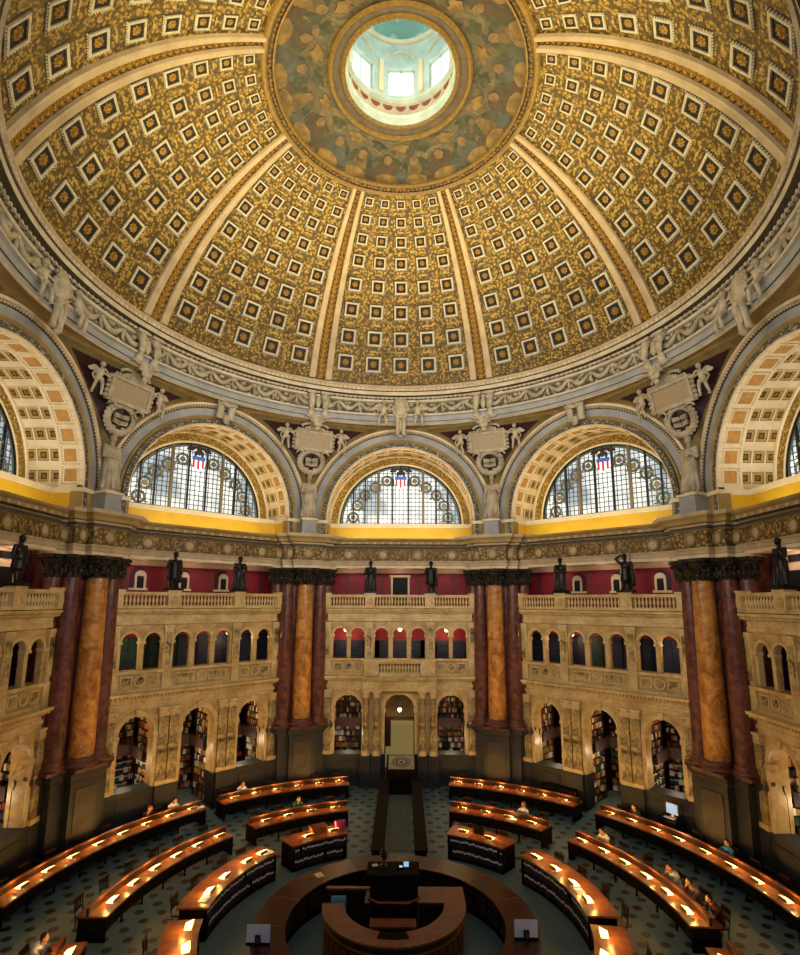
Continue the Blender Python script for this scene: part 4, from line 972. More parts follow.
# ------------------------------------------------------------------ balustrades
def m_baluster():
    mb = MB(); mb.lathe([(.075, 0), (.075, .05), (.04, .08), (.055, .16), (.078, .26), (.06, .34), (.035, .44), (.04, .48), (.07, .5), (.07, .54)], 8, cap=True); return mb.mesh('baluster', [M['marble2']])
BAL = m_baluster()
def bal_parts(o, L0, segs, peds, zr):
    mb = MB(); mb.box(-L0, L0, -.16, .16, 0, .14); mb.build('plinth', [M['marble2']], o)
    mb = MB(); mb.box(-L0, L0, -.15, .15, zr, zr + .07); mb.box(-L0, L0, -.19, .19, zr + .07, zr + .15); mb.build('rail', [M['marble2']], o)
    for x in peds:
        mb = MB(); mb.box(x - .3, x + .3, -.2, .2, .02, zr + .16); mb.box(x - .2, x + .2, -.22, 0, .22, zr - .06, 1); mb.box(x - .35, x + .35, -.25, .25, zr + .16, zr + .25); mb.build('pedestal', [M['marble2'], M['marble']], o)
    for a, b, n in segs:
        for i in range(n):
            c = link('baluster', BAL, o, (a + (b - a) * (i + .5) / n, 0, .14))
for az, nm in ((0, 'in front of the crimson far wall'), (-45, 'of the left gallery above its arcade'), (45, 'of the right gallery above its arcade'), (-90, 'at the left picture edge'), (90, 'at the right picture edge')):
    o = T(empty('balustrade'), 'pale marble balustrade ' + nm, 'balustrade', 'gallery balustrades'); place(o, az, 0, A0 - .1, 10.33)
    if abs(az) == 90:
        s = 1 if az < 0 else -1
        bal_parts(o, 4.72, [tuple(sorted((s * 2.2, s * 4.5))) + (12,), tuple(sorted((s * .2, s * 1.5))) + (7,)], (s * 1.86, s * 4.6), .68)
    else: bal_parts(o, 4.72, [(-4.42, -2.2, 12), (-1.52, 1.52, 16), (2.2, 4.42, 12)], (-1.86, 1.86, -4.62, 4.62), .68)

# portico of the far bay
po = S(empty('trim_1', (0, 0, 0)))
mb = MB()
mb.run(off([(.6, 5.42), (-.04, 5.44), (-.04, 5.6), (-.07, 5.62), (-.07, 5.76), (-.02, 5.8), (-.02, 5.98), (-.14, 6.02), (-.16, 6.1), (-.3, 6.14), (-.34, 6.27), (.6, 6.3)], 14.45), -2.22, 2.22)
x = -2.1
while x < 2.1: mb.box(x, x + .09, 14.25, 14.5, 6.02, 6.13); x += .18
mb.box(-2.15, -1.25, 14.45, 15, 6.3, 7.16, 0); mb.box(1.25, 2.15, 14.45, 15, 6.3, 7.16, 0); mb.box(-2.2, 2.2, 14.42, 15, 7.14, 7.28, 0); mb.box(-1.3, 1.3, 14.45, 15, 6.28, 6.45, 0)
S(mb.build('portico_entablature', [M['marble2']], po))
for x in (-2.02, -1.38, 1.38, 2.02):
    mb = MB(); mb.box(-.3, .3, -.3, .35, 0, 1.75, 1); mb.lathe([(.27, 1.75), (.27, 1.85), (.22, 1.92), (.2, 2.0), (.175, 5.0), (.2, 5.05), (.2, 5.12), (.28, 5.36), (.3, 5.43)], 18, mi=[0, 0, 0, 2, 0, 0, 0, 0], cap=True)
    mb.box(-.29, .29, -.29, .29, 5.36, 5.43)
    S(mb.build('portico_column', [M['marble2'], M['dado'], M['marbledark']], po, (x, 14.72, 0)))
o = T(empty('balcony_balustrade', (0, 14.6, 6.4)), 'short marble balcony balustrade above the far doorway', 'balustrade')
mb = MB(); mb.box(-1.25, 1.25, -.1, .1, 0, .1); mb.build('plinth', [M['marble2']], o); mb = MB(); mb.box(-1.25, 1.25, -.12, .12, .64, .78); mb.build('rail', [M['marble2']], o)
for i in range(13): link('baluster', BAL, o, (-1.1 + i * 2.2 / 12, 0, .1))
# vestibule behind the far doorway
d = S(empty('door_4', (0, 0, 0)))
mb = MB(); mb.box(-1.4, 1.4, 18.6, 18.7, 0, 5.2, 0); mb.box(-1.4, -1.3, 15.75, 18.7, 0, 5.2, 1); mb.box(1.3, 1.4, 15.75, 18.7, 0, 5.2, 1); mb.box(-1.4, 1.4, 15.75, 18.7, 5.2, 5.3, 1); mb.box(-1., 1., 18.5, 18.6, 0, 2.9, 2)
S(mb.build('vestibule', [M['ochre'], M['wood'], M['doorglow']], d))
mb = MB()
for x in (-.95, .88): mb.box(x, x + .07, 16.5, 16.6, 0, 4.2)
mb.box(-.95, .95, 16.5, 16.6, 3.4, 3.55); mb.box(-.95, -.55, 16.5, 16.56, 1.8, 3.4); S(mb.build('door_frame', [M['wood']], d))
o = T(empty('entrance_booth', (.13, 13.85, 0)), 'dark booth with a pale sloping top bearing an oval emblem before the far doorway', 'booth')
mb = MB(); P_ = [(-.5, 0), (-.5, 1.3), (.55, 1.86), (.62, 0)]
mb.add([(x_, y_, z_) for x_ in (-.86, .86) for y_, z_ in P_], [(0, 1, 2, 3), (7, 6, 5, 4), (0, 4, 5, 1), (1, 5, 6, 2), (2, 6, 7, 3)]); mb.build('body', [M['black']], o)
mb = MB(); SL = lambda x_, t_, h_: (x_, -.5 + 1.05 * t_ - h_ * .47, 1.3 + .56 * t_ + h_ * .88)
mb.add([SL(-.74, .06, .01), (SL(.74, .06, .01)), SL(.74, .94, .01), SL(-.74, .94, .01)], [(0, 1, 2, 3)]); pt_ = mb.build('sloping_top', [mat('pale stone top', '#9a9580', '#858070', 3)], o)
mb = MB()
for ro, ri in ((.42, .36), (.3, .2), (.1, 0)):
    mb.grid([[SL(r_ * 1.25 * cos(2 * pi * k / 28), .5 + r_ * .8 * sin(2 * pi * k / 28), .016) for k in range(28)] for r_ in (ro, ri)], 0, False, True)
mb.build('emblem', [mat('emblem grey', '#46453e')], pt_)

# globe lamps in the galleries
def m_globe():
    mb = MB(); mb.ball((0, 0, 0), .13, 14, 9); return mb.mesh('globe', [M['globe']])
def m_stem():
    mb = MB(); mb.tube([(0, 0, .12), (0, 0, .9)], .015, 6); mb.lathe([(.07, .1), (.05, .16), (.02, .18)], 10); return mb.mesh('stem', [M['brass']])
GLO, STM = m_globe(), m_stem()
LIGHTS = []
for az, x, z, y, lab in ((0, 0, 9.0, 15.9, 'lit globe lamp in the middle opening of the far upper arcade'), (0, -3.5, 8.95, 16.4, 'lit globe lamp behind the left pair of far upper arches'), (0, 3.0, 8.95, 16.4, 'lit globe lamp behind the right pair of far upper arches'), (0, 0, 4.05, 16.2, 'lit hanging lantern globe inside the far doorway'),
                         (-45, 2.1, 8.9, 16.3, 'lit globe lamp behind the left upper arcade near its far end'), (-45, -4.1, 8.9, 16.3, 'lit globe lamp behind the left upper arcade near the big pier'), (45, -2.1, 8.9, 16.3, 'lit globe lamp behind the right upper arcade near its far end'), (45, 4.0, 8.9, 16.4, 'lit globe lamp behind the right upper arcade near the big pier')):
    o = T(empty('globe_lamp'), lab, 'lamp', 'gallery globe lamps'); place(o, az, x, y, z); link('globe', GLO, o); link('stem', STM, o)
    a = -rd(az); LIGHTS.append((x * cos(a) - (y - .25) * sin(a), x * sin(a) + (y - .25) * cos(a), z - .15))

# ------------------------------------------------------------------ alcove bookcases and books
ORD = ['first', 'second', 'third', 'fourth', 'fifth', 'sixth', 'seventh', 'eighth', 'ninth', 'tenth', 'eleventh', 'twelfth']
rb = random.Random(3)
def m_case(wd, h, n, dp=.35):
    """open bookcase: back at y=+dp, front at y=0"""
    mb = MB(); mb.box(-wd / 2, wd / 2, dp - .03, dp, 0, h); 
    for s in (-1, 1): mb.box(*sorted((s * wd / 2, s * (wd / 2 - .05))), 0, dp, 0, h)
    f = mb.mesh('frame', [M['wood']]); mb = MB()
    for i in range(n + 1): z = .06 + i * (h - .1) / n; mb.box(-wd / 2 + .05, wd / 2 - .05, .01, dp - .03, z - .03, z)
    return f, mb.mesh('shelves', [M['wood']])
bk_mesh = {}
def book_mesh(w_, h_, d_):
    k = (w_, h_, d_)
    if k not in bk_mesh:
        mb = MB(); mb.box(-w_ / 2, w_ / 2, 0, d_, 0, h_); mb.box(-w_ / 2 - .002, w_ / 2 + .002, -.004, .02, h_ * .62, h_ * .8, 1); bk_mesh[k] = mb.mesh('book', [M['book'], M['paperlabel']])
    return bk_mesh[k]
M['paperlabel'] = mat('paper label', '#cfc6b0', None, rough=.7)
rest = MB()
def fill(case_loc, rzz, wd, h, n, indiv, lab, grp, stepw, rng):
    c, s = cos(rzz), sin(rzz)
    for i in range(n):
        z = .06 + i * (h - .1) / n; x = -wd / 2 + .08
        while x < wd / 2 - .1:
            w_ = stepw * rng.choice((.8, 1., 1.2)); hh = ((h - .1) / n - .05) * rng.choice((.7, .82, .92))
            if rng.random() < .08: x += w_; continue
            px, py = x + w_ / 2, .03
            if indiv:
                o = link('book', book_mesh(round(w_ * .9, 3), round(hh, 2), .22), None, (case_loc[0] + px * c - py * s, case_loc[1] + px * s + py * c, case_loc[2] + z), rzz); T(o, lab, 'book', grp)
            else:
                k = rest.mark(); rest.box(px - w_ * .45, px + w_ * .45, py, py + .22, z, z + hh, rng.randrange(len(MBOOKS)))
                rest.xf(k, lambda p: (case_loc[0] + p[0] * c - p[1] * s, case_loc[1] + p[0] * s + p[1] * c, case_loc[2] + p[2]))
            x += w_
case_cache = {}
def bookcase(az, x, y, z, wd, h, n, turn, lab, indiv, stepw):
    a = -rd(az); loc = (x * cos(a) - y * sin(a), x * sin(a) + y * cos(a), z); k = (wd, h, n)
    if k not in case_cache: case_cache[k] = m_case(wd, h, n)
    o = T(empty('bookcase', loc, a + turn), lab, 'bookcase', 'alcove bookcases'); link('frame', case_cache[k][0], o); link('shelves', case_cache[k][1], o)
    fill(loc, a + turn, wd, h, n, indiv, 'cloth bound book on the ' + lab.replace('tall bookcase facing out', 'back bookcase'), 'books on the ' + lab, stepw, rb)
for az, side in ((-45, 'left'), (45, 'right'), (0, 'far'), (-90, 'near left'), (90, 'near right')):
    sgn = -1 if az > 0 else 1
    for c in (-3.2, 0, 3.2):
        if az == 0 and c == 0: continue
        if abs(az) == 90 and not (c * sgn > 1): continue
        if az == 0: nm = 'left alcove of the far wall' if c < 0 else 'right alcove of the far wall'
        elif abs(az) == 90: nm = side + ' wall alcove'
        else: nm = {-1: 'nearest', 0: 'middle', 1: 'farthest'}[0 if c == 0 else int(math.copysign(1, c) * sgn)] + ' alcove of the ' + side + ' wall'
        near = abs(az) == 45 and c * sgn < -1
        bookcase(az, c, 18.7, .02, 2.7, 2.7, 7, 0, 'tall bookcase facing out in the ' + nm, near, .22)
        bookcase(az, c, 18.7, 3.0, 2.7, 2.6, 7, 0, 'upper bookcase facing out in the ' + nm, False, .12)
        sd = sgn if az else (1 if c < 0 else -1)
        bookcase(az, c + sd * 1.05, 16.7, .02, 1.7, 2.7, 7, -sd * pi / 2, 'side bookcase below in the ' + nm, near, .2)
        bookcase(az, c + sd * 1.05, 16.7, 3.0, 1.7, 2.3, 6, -sd * pi / 2, 'side bookcase above in the ' + nm, False, .12)
T(rest.build('books', MBOOKS), 'many coloured books filling the deeper alcove shelves', 'books', None, 'stuff')

# ------------------------------------------------------------------ floor, carpet, counters
mb = MB(); mb.lathe([(0, 0), (22, 0)], 64, smooth=False); mb.lathe([(22, -.3), (0, -.3)], 64, smooth=False); S(mb.build('floor', M['floor']))
o = T(empty('carpet_runner', (.03, 9.9, 0)), 'grey carpet runner between two dark counters leading to the far door', 'carpet')
mb = MB(); mb.box(-.56, .56, -3.6, 3.4, 0, .02); mb.build('carpet_pile', M['carpet'], o)
for s, nm in ((-1, 'left'), (1, 'right')):
    o = T(empty('low_counter', (.08 + s * .88, 8.9, 0)), 'long low dark wooden counter along the %s edge of the carpet runner' % nm, 'counter', 'low counters beside the runner')
    mb = MB(); mb.box(-.22, .22, -4.6, 4.3, 0, .86); mb.build('body', M['black'], o); mb = MB(); mb.box(-.27, .27, -4.65, 4.35, .86, .92); mb.build('top', M['black'], o)
RCX, RCY = 0., -.7
o = T(empty('ring_counter', (RCX, RCY, 0)), 'dark curved wooden ring counter surrounding the central desk', 'counter')
mb = MB(); mb.ringbox(3.5, 4.25, .0, .96, -128, 128, 64); mb.build('body', M['black'], o)
mb = MB(); mb.ringbox(3.35, 4.35, .96, 1.02, -130, 130, 72); mb.build('top', M['mahog'] if 'mahog' in M else mat('dark polished mahogany', '#4a2412', '#2c140a', 2.2, .25), o)
mb = MB()
for k in range(-5, 6): mb.ringbox(3.34, 4.36, 1.019, 1.023, k * 24 - .14, k * 24 + .14, 1)
mb.build('joint_strip', mat('dull brass strip', '#6d4f24', None, rough=.5), o)
mb = MB()
for k in range(20):
    for z in (.3, .5, .7): mb.ringbox(3.47, 3.5, z - .07, z + .07, -120 + k * 12.2, -109.5 + k * 12.2, 3)
mb.build('drawer_fronts', M['wood'], o)

# central issue desk: curved counter, right wing, tower with reading ledge
UX, UY = -.06, -.08
o = T(empty('issue_desk', (UX, UY, 0)), 'raised red brown wooden horseshoe desk in the middle of the room', 'desk')
mb = MB(); mb.ringbox(1.72, 2.2, 0, 1.14, 90, 268, 44); mb.build('body', M['wood'], o)
mb = MB(); mb.ringbox(1.6, 2.3, 1.14, 1.2, 90, 268, 56); mb.box(.74, 2.3, .0, .98, 1.14, 1.2); mb.box(-2.3, -.74, .82, .98, 1.14, 1.2); mb.box(-.72, .68, -1.3, -.86, 1.12, 1.18); mb.build('top', M['woodred'], o); mb = MB(); mb.ringbox(1.6, 1.96, 1.2, 1.206, 166, 194, 8); mb.build('notch_patch', M['black'], o)  # black sheet laid on the top paints the dark of a cutout
mb = MB(); mb.box(.8, 2.2, .05, .93, 0, 1.14); mb.build('side_case', M['wood'], o); mb = MB(); mb.box(-2.25, -.8, .86, .94, 0, 1.14); mb.build('side_panel', M['wood'], o); mb = MB(); mb.box(-.6, .56, -1.26, -.9, 0, 1.12); mb.build('inner_case', M['wood'], o); mb = MB(); mb.box(-.95, -.74, .0, .9, 0, 1.16); mb.build('side_panel', M['wood'], o)
mb = MB(); mb.ringbox(2.2, 2.24, .3, .36, 86, 266, 44); mb.ringbox(2.2, 2.24, .88, .94, 86, 266, 44)
mb.build('foot_rail', M['brass'], o)
mb = MB()
for k in range(22): mb.ringbox(2.2, 2.225, .42, .82, 88 + k * 8.05, 94 + k * 8.05, 2)
mb.build('panel_fronts', M['woodred'], o)
o = T(empty('desk_tower', (-.07, .62, 0)), 'tall dark wooden clerk tower behind the horseshoe desk', 'desk')
mb = MB(); mb.box(-.78, .78, -.45, .3, 0, 1.84); mb.build('body', M['black'], o)
mb = MB(); mb.box(-.9, .84, -.55, .4, 1.84, 1.92); mb.build('top', M['black'], o)
mb = MB(); zz = 1.1; mb.add([(-.85, -.45, zz), (-.5, -.78, zz), (.5, -.78, zz), (.85, -.45, zz), (-.85, -.45, zz + .1), (-.5, -.78, zz + .1), (.5, -.78, zz + .1), (.85, -.45, zz + .1)], [(0, 1, 2, 3), (4, 5, 6, 7), (0, 1, 5, 4), (1, 2, 6, 5), (2, 3, 7, 6), (3, 0, 4, 7)])
mb.box(-.5, .5, -.78, -.45, .0, zz); mb.build('reading_ledge', M['wood'], o)
mb = MB(); mb.add([(-.86, -.48, zz + .1), (-.5, -.8, zz + .1), (.5, -.8, zz + .1), (.86, -.48, zz + .1), (-.86, -.44, zz + .14), (-.5, -.74, zz + .14), (.5, -.74, zz + .14), (.86, -.44, zz + .14)], [(0, 1, 5, 4), (1, 2, 6, 5), (2, 3, 7, 6)]); mb.build('edge_moulding', M['woodred'], o)
# things on the tower
def plain(name, bm_, m, lab, cat, loc, rz=0., grp=None): return T(bm_.build(name, m, None, loc, rz), lab, cat, grp)
o = T(empty('desk_phone', (.12, .55, 1.92)), 'small black phone with glowing keypad on the clerk tower', 'phone'); mb = MB(); mb.box(-.1, .1, -.09, .09, 0, .05); mb.tube([(-.08, -.12, .03), (-.08, .1, .07)], .03, 8); h_ = mb.build('handset', M['black'], o); mb = MB(); mb.box(-.02, .08, -.07, .07, .05, .056); mb.build('keypad', M['screen'], h_)
o = T(empty('name_plate', (.33, .62, 1.92)), 'small bright screen standing on the clerk tower', 'screen'); mb = MB(); mb.box(-.1, .1, -.015, .015, 0, .2); mb.build('frame', M['black'], o); mb = MB(); mb.box(-.085, .085, -.02, -.014, .02, .18); mb.build('face', M['screen'], o)
mb = MB(); mb.box(-.09, .09, -.07, .07, 0, .02); plain('paper_slip', mb, M['white'], 'white paper slip at the left corner of the clerk tower top', 'paper', (-.72, .72, 1.92), .3)
o = T(empty('desk_ornament', (-.42, .6, 1.92)), 'dark finial ornament standing on the clerk tower', 'ornament'); mb = MB(); mb.lathe([(.12, 0), (.12, .06), (.05, .1), (.04, .25), (.12, .32), (.15, .42), (.1, .55), (.03, .62), (.05, .68), (0, .74)], 16); mb.build('body', M['bronze'], o)
mb = MB(); mb.box(-.13, .13, -.17, .17, 0, .02); plain('paper_note', mb, mat('pale yellow paper', '#d6cf9a'), 'pale yellow note lying on the left of the ring counter top', 'paper', (-2.78, 2.0, 1.02), .6)
mb = MB(); mb.box(-.24, .24, -.02, .02, 0, 1.3); plain('blue_panel', mb, mat('blue folder', '#6fa0c8', None, rough=.5), 'upright pale blue board inside the horseshoe desk', 'board', (-1.86, .06, .0), .05)
# white notice boards
for x, y, nm in ((-3.93, -1.97, 'left'), (3.83, -1.62, 'right')):
    o = T(empty('notice_board', (x, y, 1.02)), 'white notice card in a black holder on the %s end of the ring counter' % nm, 'sign', 'white notice cards')
    mb = MB(); mb.box(-.34, .34, -.01, .01, .05, .52); mb.build('card', M['white'], o)
    mb = MB(); mb.box(-.35, .35, .01, .03, .0, .53); mb.box(-.35, .35, -.05, .03, 0, .05); mb.box(-.08, .08, -.06, -.04, 0, .26); mb.box(-.3, .3, -.1, .16, 0, .015); h_ = mb.build('holder', M['black'], o)
    mb = MB(); mb.box(-.045, .045, -.07, -.06, .06, .22); mb.build('clip', mat('clip blue', '#2a3a4a'), h_)

# ------------------------------------------------------------------ reading desks, lamps, chairs
MT = M['woodtop']
def m_lampmeshes():
    a = MB(); a.lathe([(.07, 0), (.07, .02), (.03, .03)], 10, cap=True); a.tube([(0, 0, .02), (0, 0, .2)], .014, 6); a.box(-.17, .17, -.1, -.07, .1, .2)
    b = MB(); b.add([(-.2, -.07, .2), (.2, -.07, .2), (.2, .16, .12), (-.2, .16, .12), (-.18, -.05, .1), (.18, -.05, .1), (.18, .14, .1), (-.18, .14, .1)], [(0, 1, 2, 3), (4, 7, 6, 5), (0, 4, 5, 1), (1, 5, 6, 2), (2, 6, 7, 3), (3, 7, 4, 0)])
    return a.mesh('stand', M['brass']), b.mesh('bulb_glass', M['lampglass'])
LM = m_lampmeshes()
def m_chair():
    out = []
    mb = MB(); mb.box(-.22, .22, -.22, .22, .38, .43); out.append(('seat', mb.mesh('seat', M['wood'])))
    mb = MB()
    for s in (-1, 1): mb.tube([(s * .2, .21, .45), (s * .21, .27, .95)], .02, 6)
    mb.box(-.23, .23, .24, .28, .82, .98); mb.box(-.2, .2, .235, .26, .56, .62)
    for q in (-.1, 0, .1): mb.box(q - .02, q + .02, .24, .26, .6, .84)
    out.append(('backrest', mb.mesh('backrest', M['wood'])))
    mb = MB(); mb.tube([(0, 0, 0), (0, 0, .39)], .022, 6); leg = mb.mesh('leg', M['wood'])
    return out, leg
CH, LEG = m_chair()
def chair(R, az, lab, grp):
    o = T(empty('reading_chair', polar(R, az, 0), -rd(az)), lab, 'chair', grp)
    for n_, me in CH: link(n_, me, o)
    for sx in (-1, 1):
        for sy in (-1, 1): link('leg', LEG, o, (sx * .18, sy * .18, 0))
    return o
DESK_LIGHTS = []
def lamp(R, az, z, lab, grp):
    o = T(empty('reading_lamp', polar(R, az, z), -rd(az)), lab, 'lamp', grp); link('stand', LM[0], o); link('bulb_glass', LM[1], o)
    DESK_LIGHTS.append((R + .22, az, z + .28))
ROWS = [('outer desk row at the left', 1, -88.5, -46.2, [-83.9, -78.8, -73.9, -68.8, -63.8, -58.8, -53.8, -48.9]),
        ('outer desk row left of the runner', 1, -42.2, -12.3, [-39.4, -34.4, -29.4, -24.4, -19.4, -14.6]),
        ('outer desk row right of the runner', 1, 12.3, 42.2, [14.5, 19.5, 24.5, 29.5, 34.5, 39.4]),
        ('outer desk row at the right', 1, 47., 89.5, [49.9, 54.8, 59.8, 64.8, 70.2, 75.4, 80.6, 86.1]),
        ('inner desk row at the left', 2, -91, -50, [-86.6, -79.8, -73., -66.4, -60., -53.4]),
        ('inner desk row left of the runner', 2, -43.2, -15.2, [-39.6, -32.9, -26.1, -19.]),
        ('inner desk row right of the runner', 2, 15.4, 43.6, [19.2, 26.2, 33.1, 40.]),
        ('inner desk row at the right', 2, 51.5, 92.5, [55.1, 61.7, 68.2, 75., 81.8, 88.7]),
        ('nearest inner desk row at the left', 2, -128, -99, [-103.5, -110.5]),
        ('nearest inner desk row at the right', 2, 99, 128, [104, 111])]
RR = {1: (12.92, 13.9, 13.12), 2: (9.22, 10.2, 9.42)}
for nm, t, a0, a1, lamps in ROWS:
    r0, r1, rl = RR[t]; o = T(empty('reading_desk', polar((r0 + r1) / 2, (a0 + a1) / 2, 0), 0), 'long curved wooden reading desk, the ' + nm, 'desk', 'curved reading desks')
    n = int((a1 - a0) / 1.5); L = o.location
    def bb(mb, nme, m):
        mb.xf(0, lambda p: (p[0] - L.x, p[1] - L.y, p[2])); mb.build(nme, m, o)
    mb = MB(); mb.ringbox(r0, r1, .7, .76, a0, a1, n); bb(mb, 'desktop', MT)
    mb = MB(); mb.ringbox(r0 + .03, r0 + .06, .3, .7, a0, a1, n); mb.ringbox(r0 + .03, r1 - .05, .0, .7, a0, a0 + .3, 1); mb.ringbox(r0 + .03, r1 - .05, .0, .7, a1 - .3, a1, 1); bb(mb, 'modesty_panel', M['black'])
    mb = MB(); mb.ringbox(r0 + .6, r0 + .68, .76, .98, a0, a1, n); bb(mb, 'divider', M['wood']); mb = MB(); mb.ringbox(r0 + .58, r0 + .7, .98, 1.0, a0, a1, n); bb(mb, 'divider_glint_strip', M['woodtop'])  # light wood strip added to draw the gold reflection along the divider
    mb = MB(); mb.ringbox(r1 - .02, r1 + .02, .7, .775, a0, a1, n); bb(mb, 'edge_moulding', M['woodtop'])  # nosing added in lighter wood to stand for a reflected gold line
    for i in range(len(lamps) + 1):
        a = a0 + .6 + (a1 - a0 - 1.2) * i / len(lamps); mb = MB(); mb.lathe([(.05, 0), (.035, .1), (.05, .6), (.05, .7)], 8, polar(r0 + .15, a)[:2]); bb(mb, 'leg', M['black'])
    for i, a in enumerate(lamps):
        lamp(rl, a, .76, 'glowing lamp, %s from the left on the %s' % (ORD[i], nm), 'reading lamps')
        chair(r1 + (.12 if t == 1 else .18), a, 'dark chair, %s from the left behind the %s' % (ORD[i], nm), 'reading chairs')
CASES = [('left', -90.5, -51.3, [-84, -74.6, -63.4, -56.2]), ('left of the runner', -43.5, -20.8, [-36.2, -25.8]), ('right of the runner', 20.5, 44., [26.4, 37.2]), ('right', 52.5, 93., [58, 67.3, 77.5, 87]), ('nearest left', -124, -97, [-102, -112]), ('nearest right', 98, 124, [104, 114])]
m_ref = {}
for nm, a0, a1, lamps in CASES:
    r0, r1 = 6.05, 7.05; n = int((a1 - a0) / 1.5)
    o = T(empty('shelf_desk', polar(6.5, (a0 + a1) / 2, 0), 0), 'dark curved desk with open book shelves facing the middle, the %s one' % nm, 'desk', 'shelf desks'); L = o.location
    mb = MB(); mb.ringbox(r0 + .3, r1 - .1, 0, .94, a0, a1, n); mb.ringbox(r0 + .02, r1 - .08, 0, .94, a0, a0 + .4, 1); mb.ringbox(r0 + .02, r1 - .08, 0, .94, a1 - .4, a1, 1); mb.ringbox(r0 + .02, r0 + .3, 0, .12, a0, a1, n); bb(mb, 'carcass', M['black'])
    mb = MB(); mb.ringbox(r0 + .03, r0 + .3, .5, .53, a0, a1, n); bb(mb, 'shelf', M['wood'])
    mb = MB(); mb.ringbox(r0 - .04, r1, .94, 1.0, a0 - .3, a1 + .3, n); bb(mb, 'top', MT)
    for i, a in enumerate(lamps):
        lamp(r0 + .22, a, 1.0, 'glowing reading lamp, %s from the left on the %s shelf desk' % (ORD[i], nm), 'reading lamps')
        chair(r1 + .22, a, 'dark chair, %s from the left behind the %s shelf desk' % (ORD[i], nm), 'reading chairs')
    for lev, z in (('lower', .12), ('upper', .53)):
        stp = 1.02; a = a0 + .9; rg = random.Random(int(a0 * 10 + z * 100) + 999)
        while a < a1 - .8:
            wq = stp * rg.choice((.85, 1., 1.)); h_ = rg.choice((.3, .33, .36))
            if rg.random() > .07:
                if h_ not in m_ref:
                    mb = MB(); mb.box(-.048, .048, 0, .2, 0, h_); mb.box(-.036, .036, -.006, 0, h_ * .55, h_ * .76, 1); m_ref[h_] = mb.mesh('reference_volume', [M['refbook'], M['white']])
                T(link('reference_volume', m_ref[h_], None, polar(r0 + .06, a + wq / 2, z), -rd(a + wq / 2)), 'dark white-labelled volume, %s shelf, %s shelf desk' % (lev, nm), 'reference volume', 'reference volumes, %s shelf, %s shelf desk' % (lev, nm))
            a += wq
# items on the shelf desks
mb = MB(); mb.box(-.34, .34, -.2, .2, 0, .26); mb.box(-.36, .36, -.22, .22, .26, .29); plain('wooden_box', mb, M['woodtop'], 'orange brown wooden box on the shelf desk left of the runner', 'box', polar(6.6, -31, 1.0), rd(31))
mb = MB(); mb.box(-.22, .22, -.1, .1, 0, .36); plain('magenta_binder', mb, mat('magenta cloth', '#a8326a', '#8e2858', 5), 'magenta binder box at the right end of the shelf desk left of the runner', 'binder', polar(6.5, -22.6, 1.0), rd(22))
mb = MB(); mb.box(-.24, .24, -.03, .03, 0, .36); plain('flat_screen', mb, M['black'], 'black flat screen on the shelf desk right of the runner', 'screen', polar(6.6, 31.5, 1.0), -rd(31))
for i, (t, R_, a, lab) in enumerate(((0, 6.35, -86.5, 'open white book by the first lamp of the left shelf desk'), (1, 6.3, -53.5, 'pair of white papers at the right end of the left shelf desk'), (0, 6.35, 80.2, 'white open book by the third lamp of the right shelf desk'), (0, 9.55, 33.9, 'pale papers beside the third lamp of the inner row right of the runner'), (1, 13.3, -46.9, 'white papers at the end of the outer row at the left'))):
    mb = MB(); mb.box(-.2, 0, -.14, .14, 0, .025); mb.box(.01, .21, -.14, .14, 0, .02); plain('open_book' if t == 0 else 'loose_papers', mb, M['white'], lab, 'book' if t == 0 else 'papers', polar(R_, a, 1.0 if R_ < 8 else .76), -rd(a))

# computers by the piers
for R_, az, lab, m in ((15.4, 59., 'white computer terminal by the right wall dado', 'screen'), (14.9, -85, 'dim computer terminal at the left picture edge', 'darkscreen')):
    o = T(empty('computer_terminal', polar(R_ - .7, az, 0), -rd(az)), lab, 'computer')
    mb = MB(); mb.box(-.5, .5, -.3, .3, .96, 1.02)
    for sx in (-.45, .42):
        for sy in (-.27, .24): mb.box(sx, sx + .03, sy, sy + .03, 0, .96)
    mb.build('table', M['black'], o); mb = MB(); mb.box(-.28, .28, .0, .05, 1.16, 1.6); mb.box(-.05, .05, .02, .06, 1.02, 1.2); mb.box(-.15, .15, -.08, .12, 1.02, 1.04); h_ = mb.build('monitor_case', M['white'] if m == 'screen' else M['black'], o)
    mb = MB(); mb.box(-.25, .25, -.01, .0, 1.19, 1.57); mb.build('screen', M[m], h_); mb = MB(); mb.box(-.26, .26, -.27, -.1, 1.02, 1.05); mb.build('keyboard', M['white'] if m == 'screen' else M['black'], o)
o = T(empty('card_cabinet', polar(14.5, 36.2, 0), -rd(36.2)), 'low dark cabinet with a row of round stools tops by the right far pier', 'cabinet')
o['label'] = 'low dark cabinet against the dado right of the far right pier'
mb = MB(); mb.box(-.9, .9, -.25, .25, 0, .95); mb.build('body', M['black'], o); mb = MB(); mb.box(-.95, .95, -.3, .3, .95, 1.0); mb.build('top', M['black'], o)
for q in range(4): mb = MB(); mb.box(-.82 + q * .42, -.46 + q * .42, -.28, -.25, .15, .85); mb.build('door', M['wood'], o)

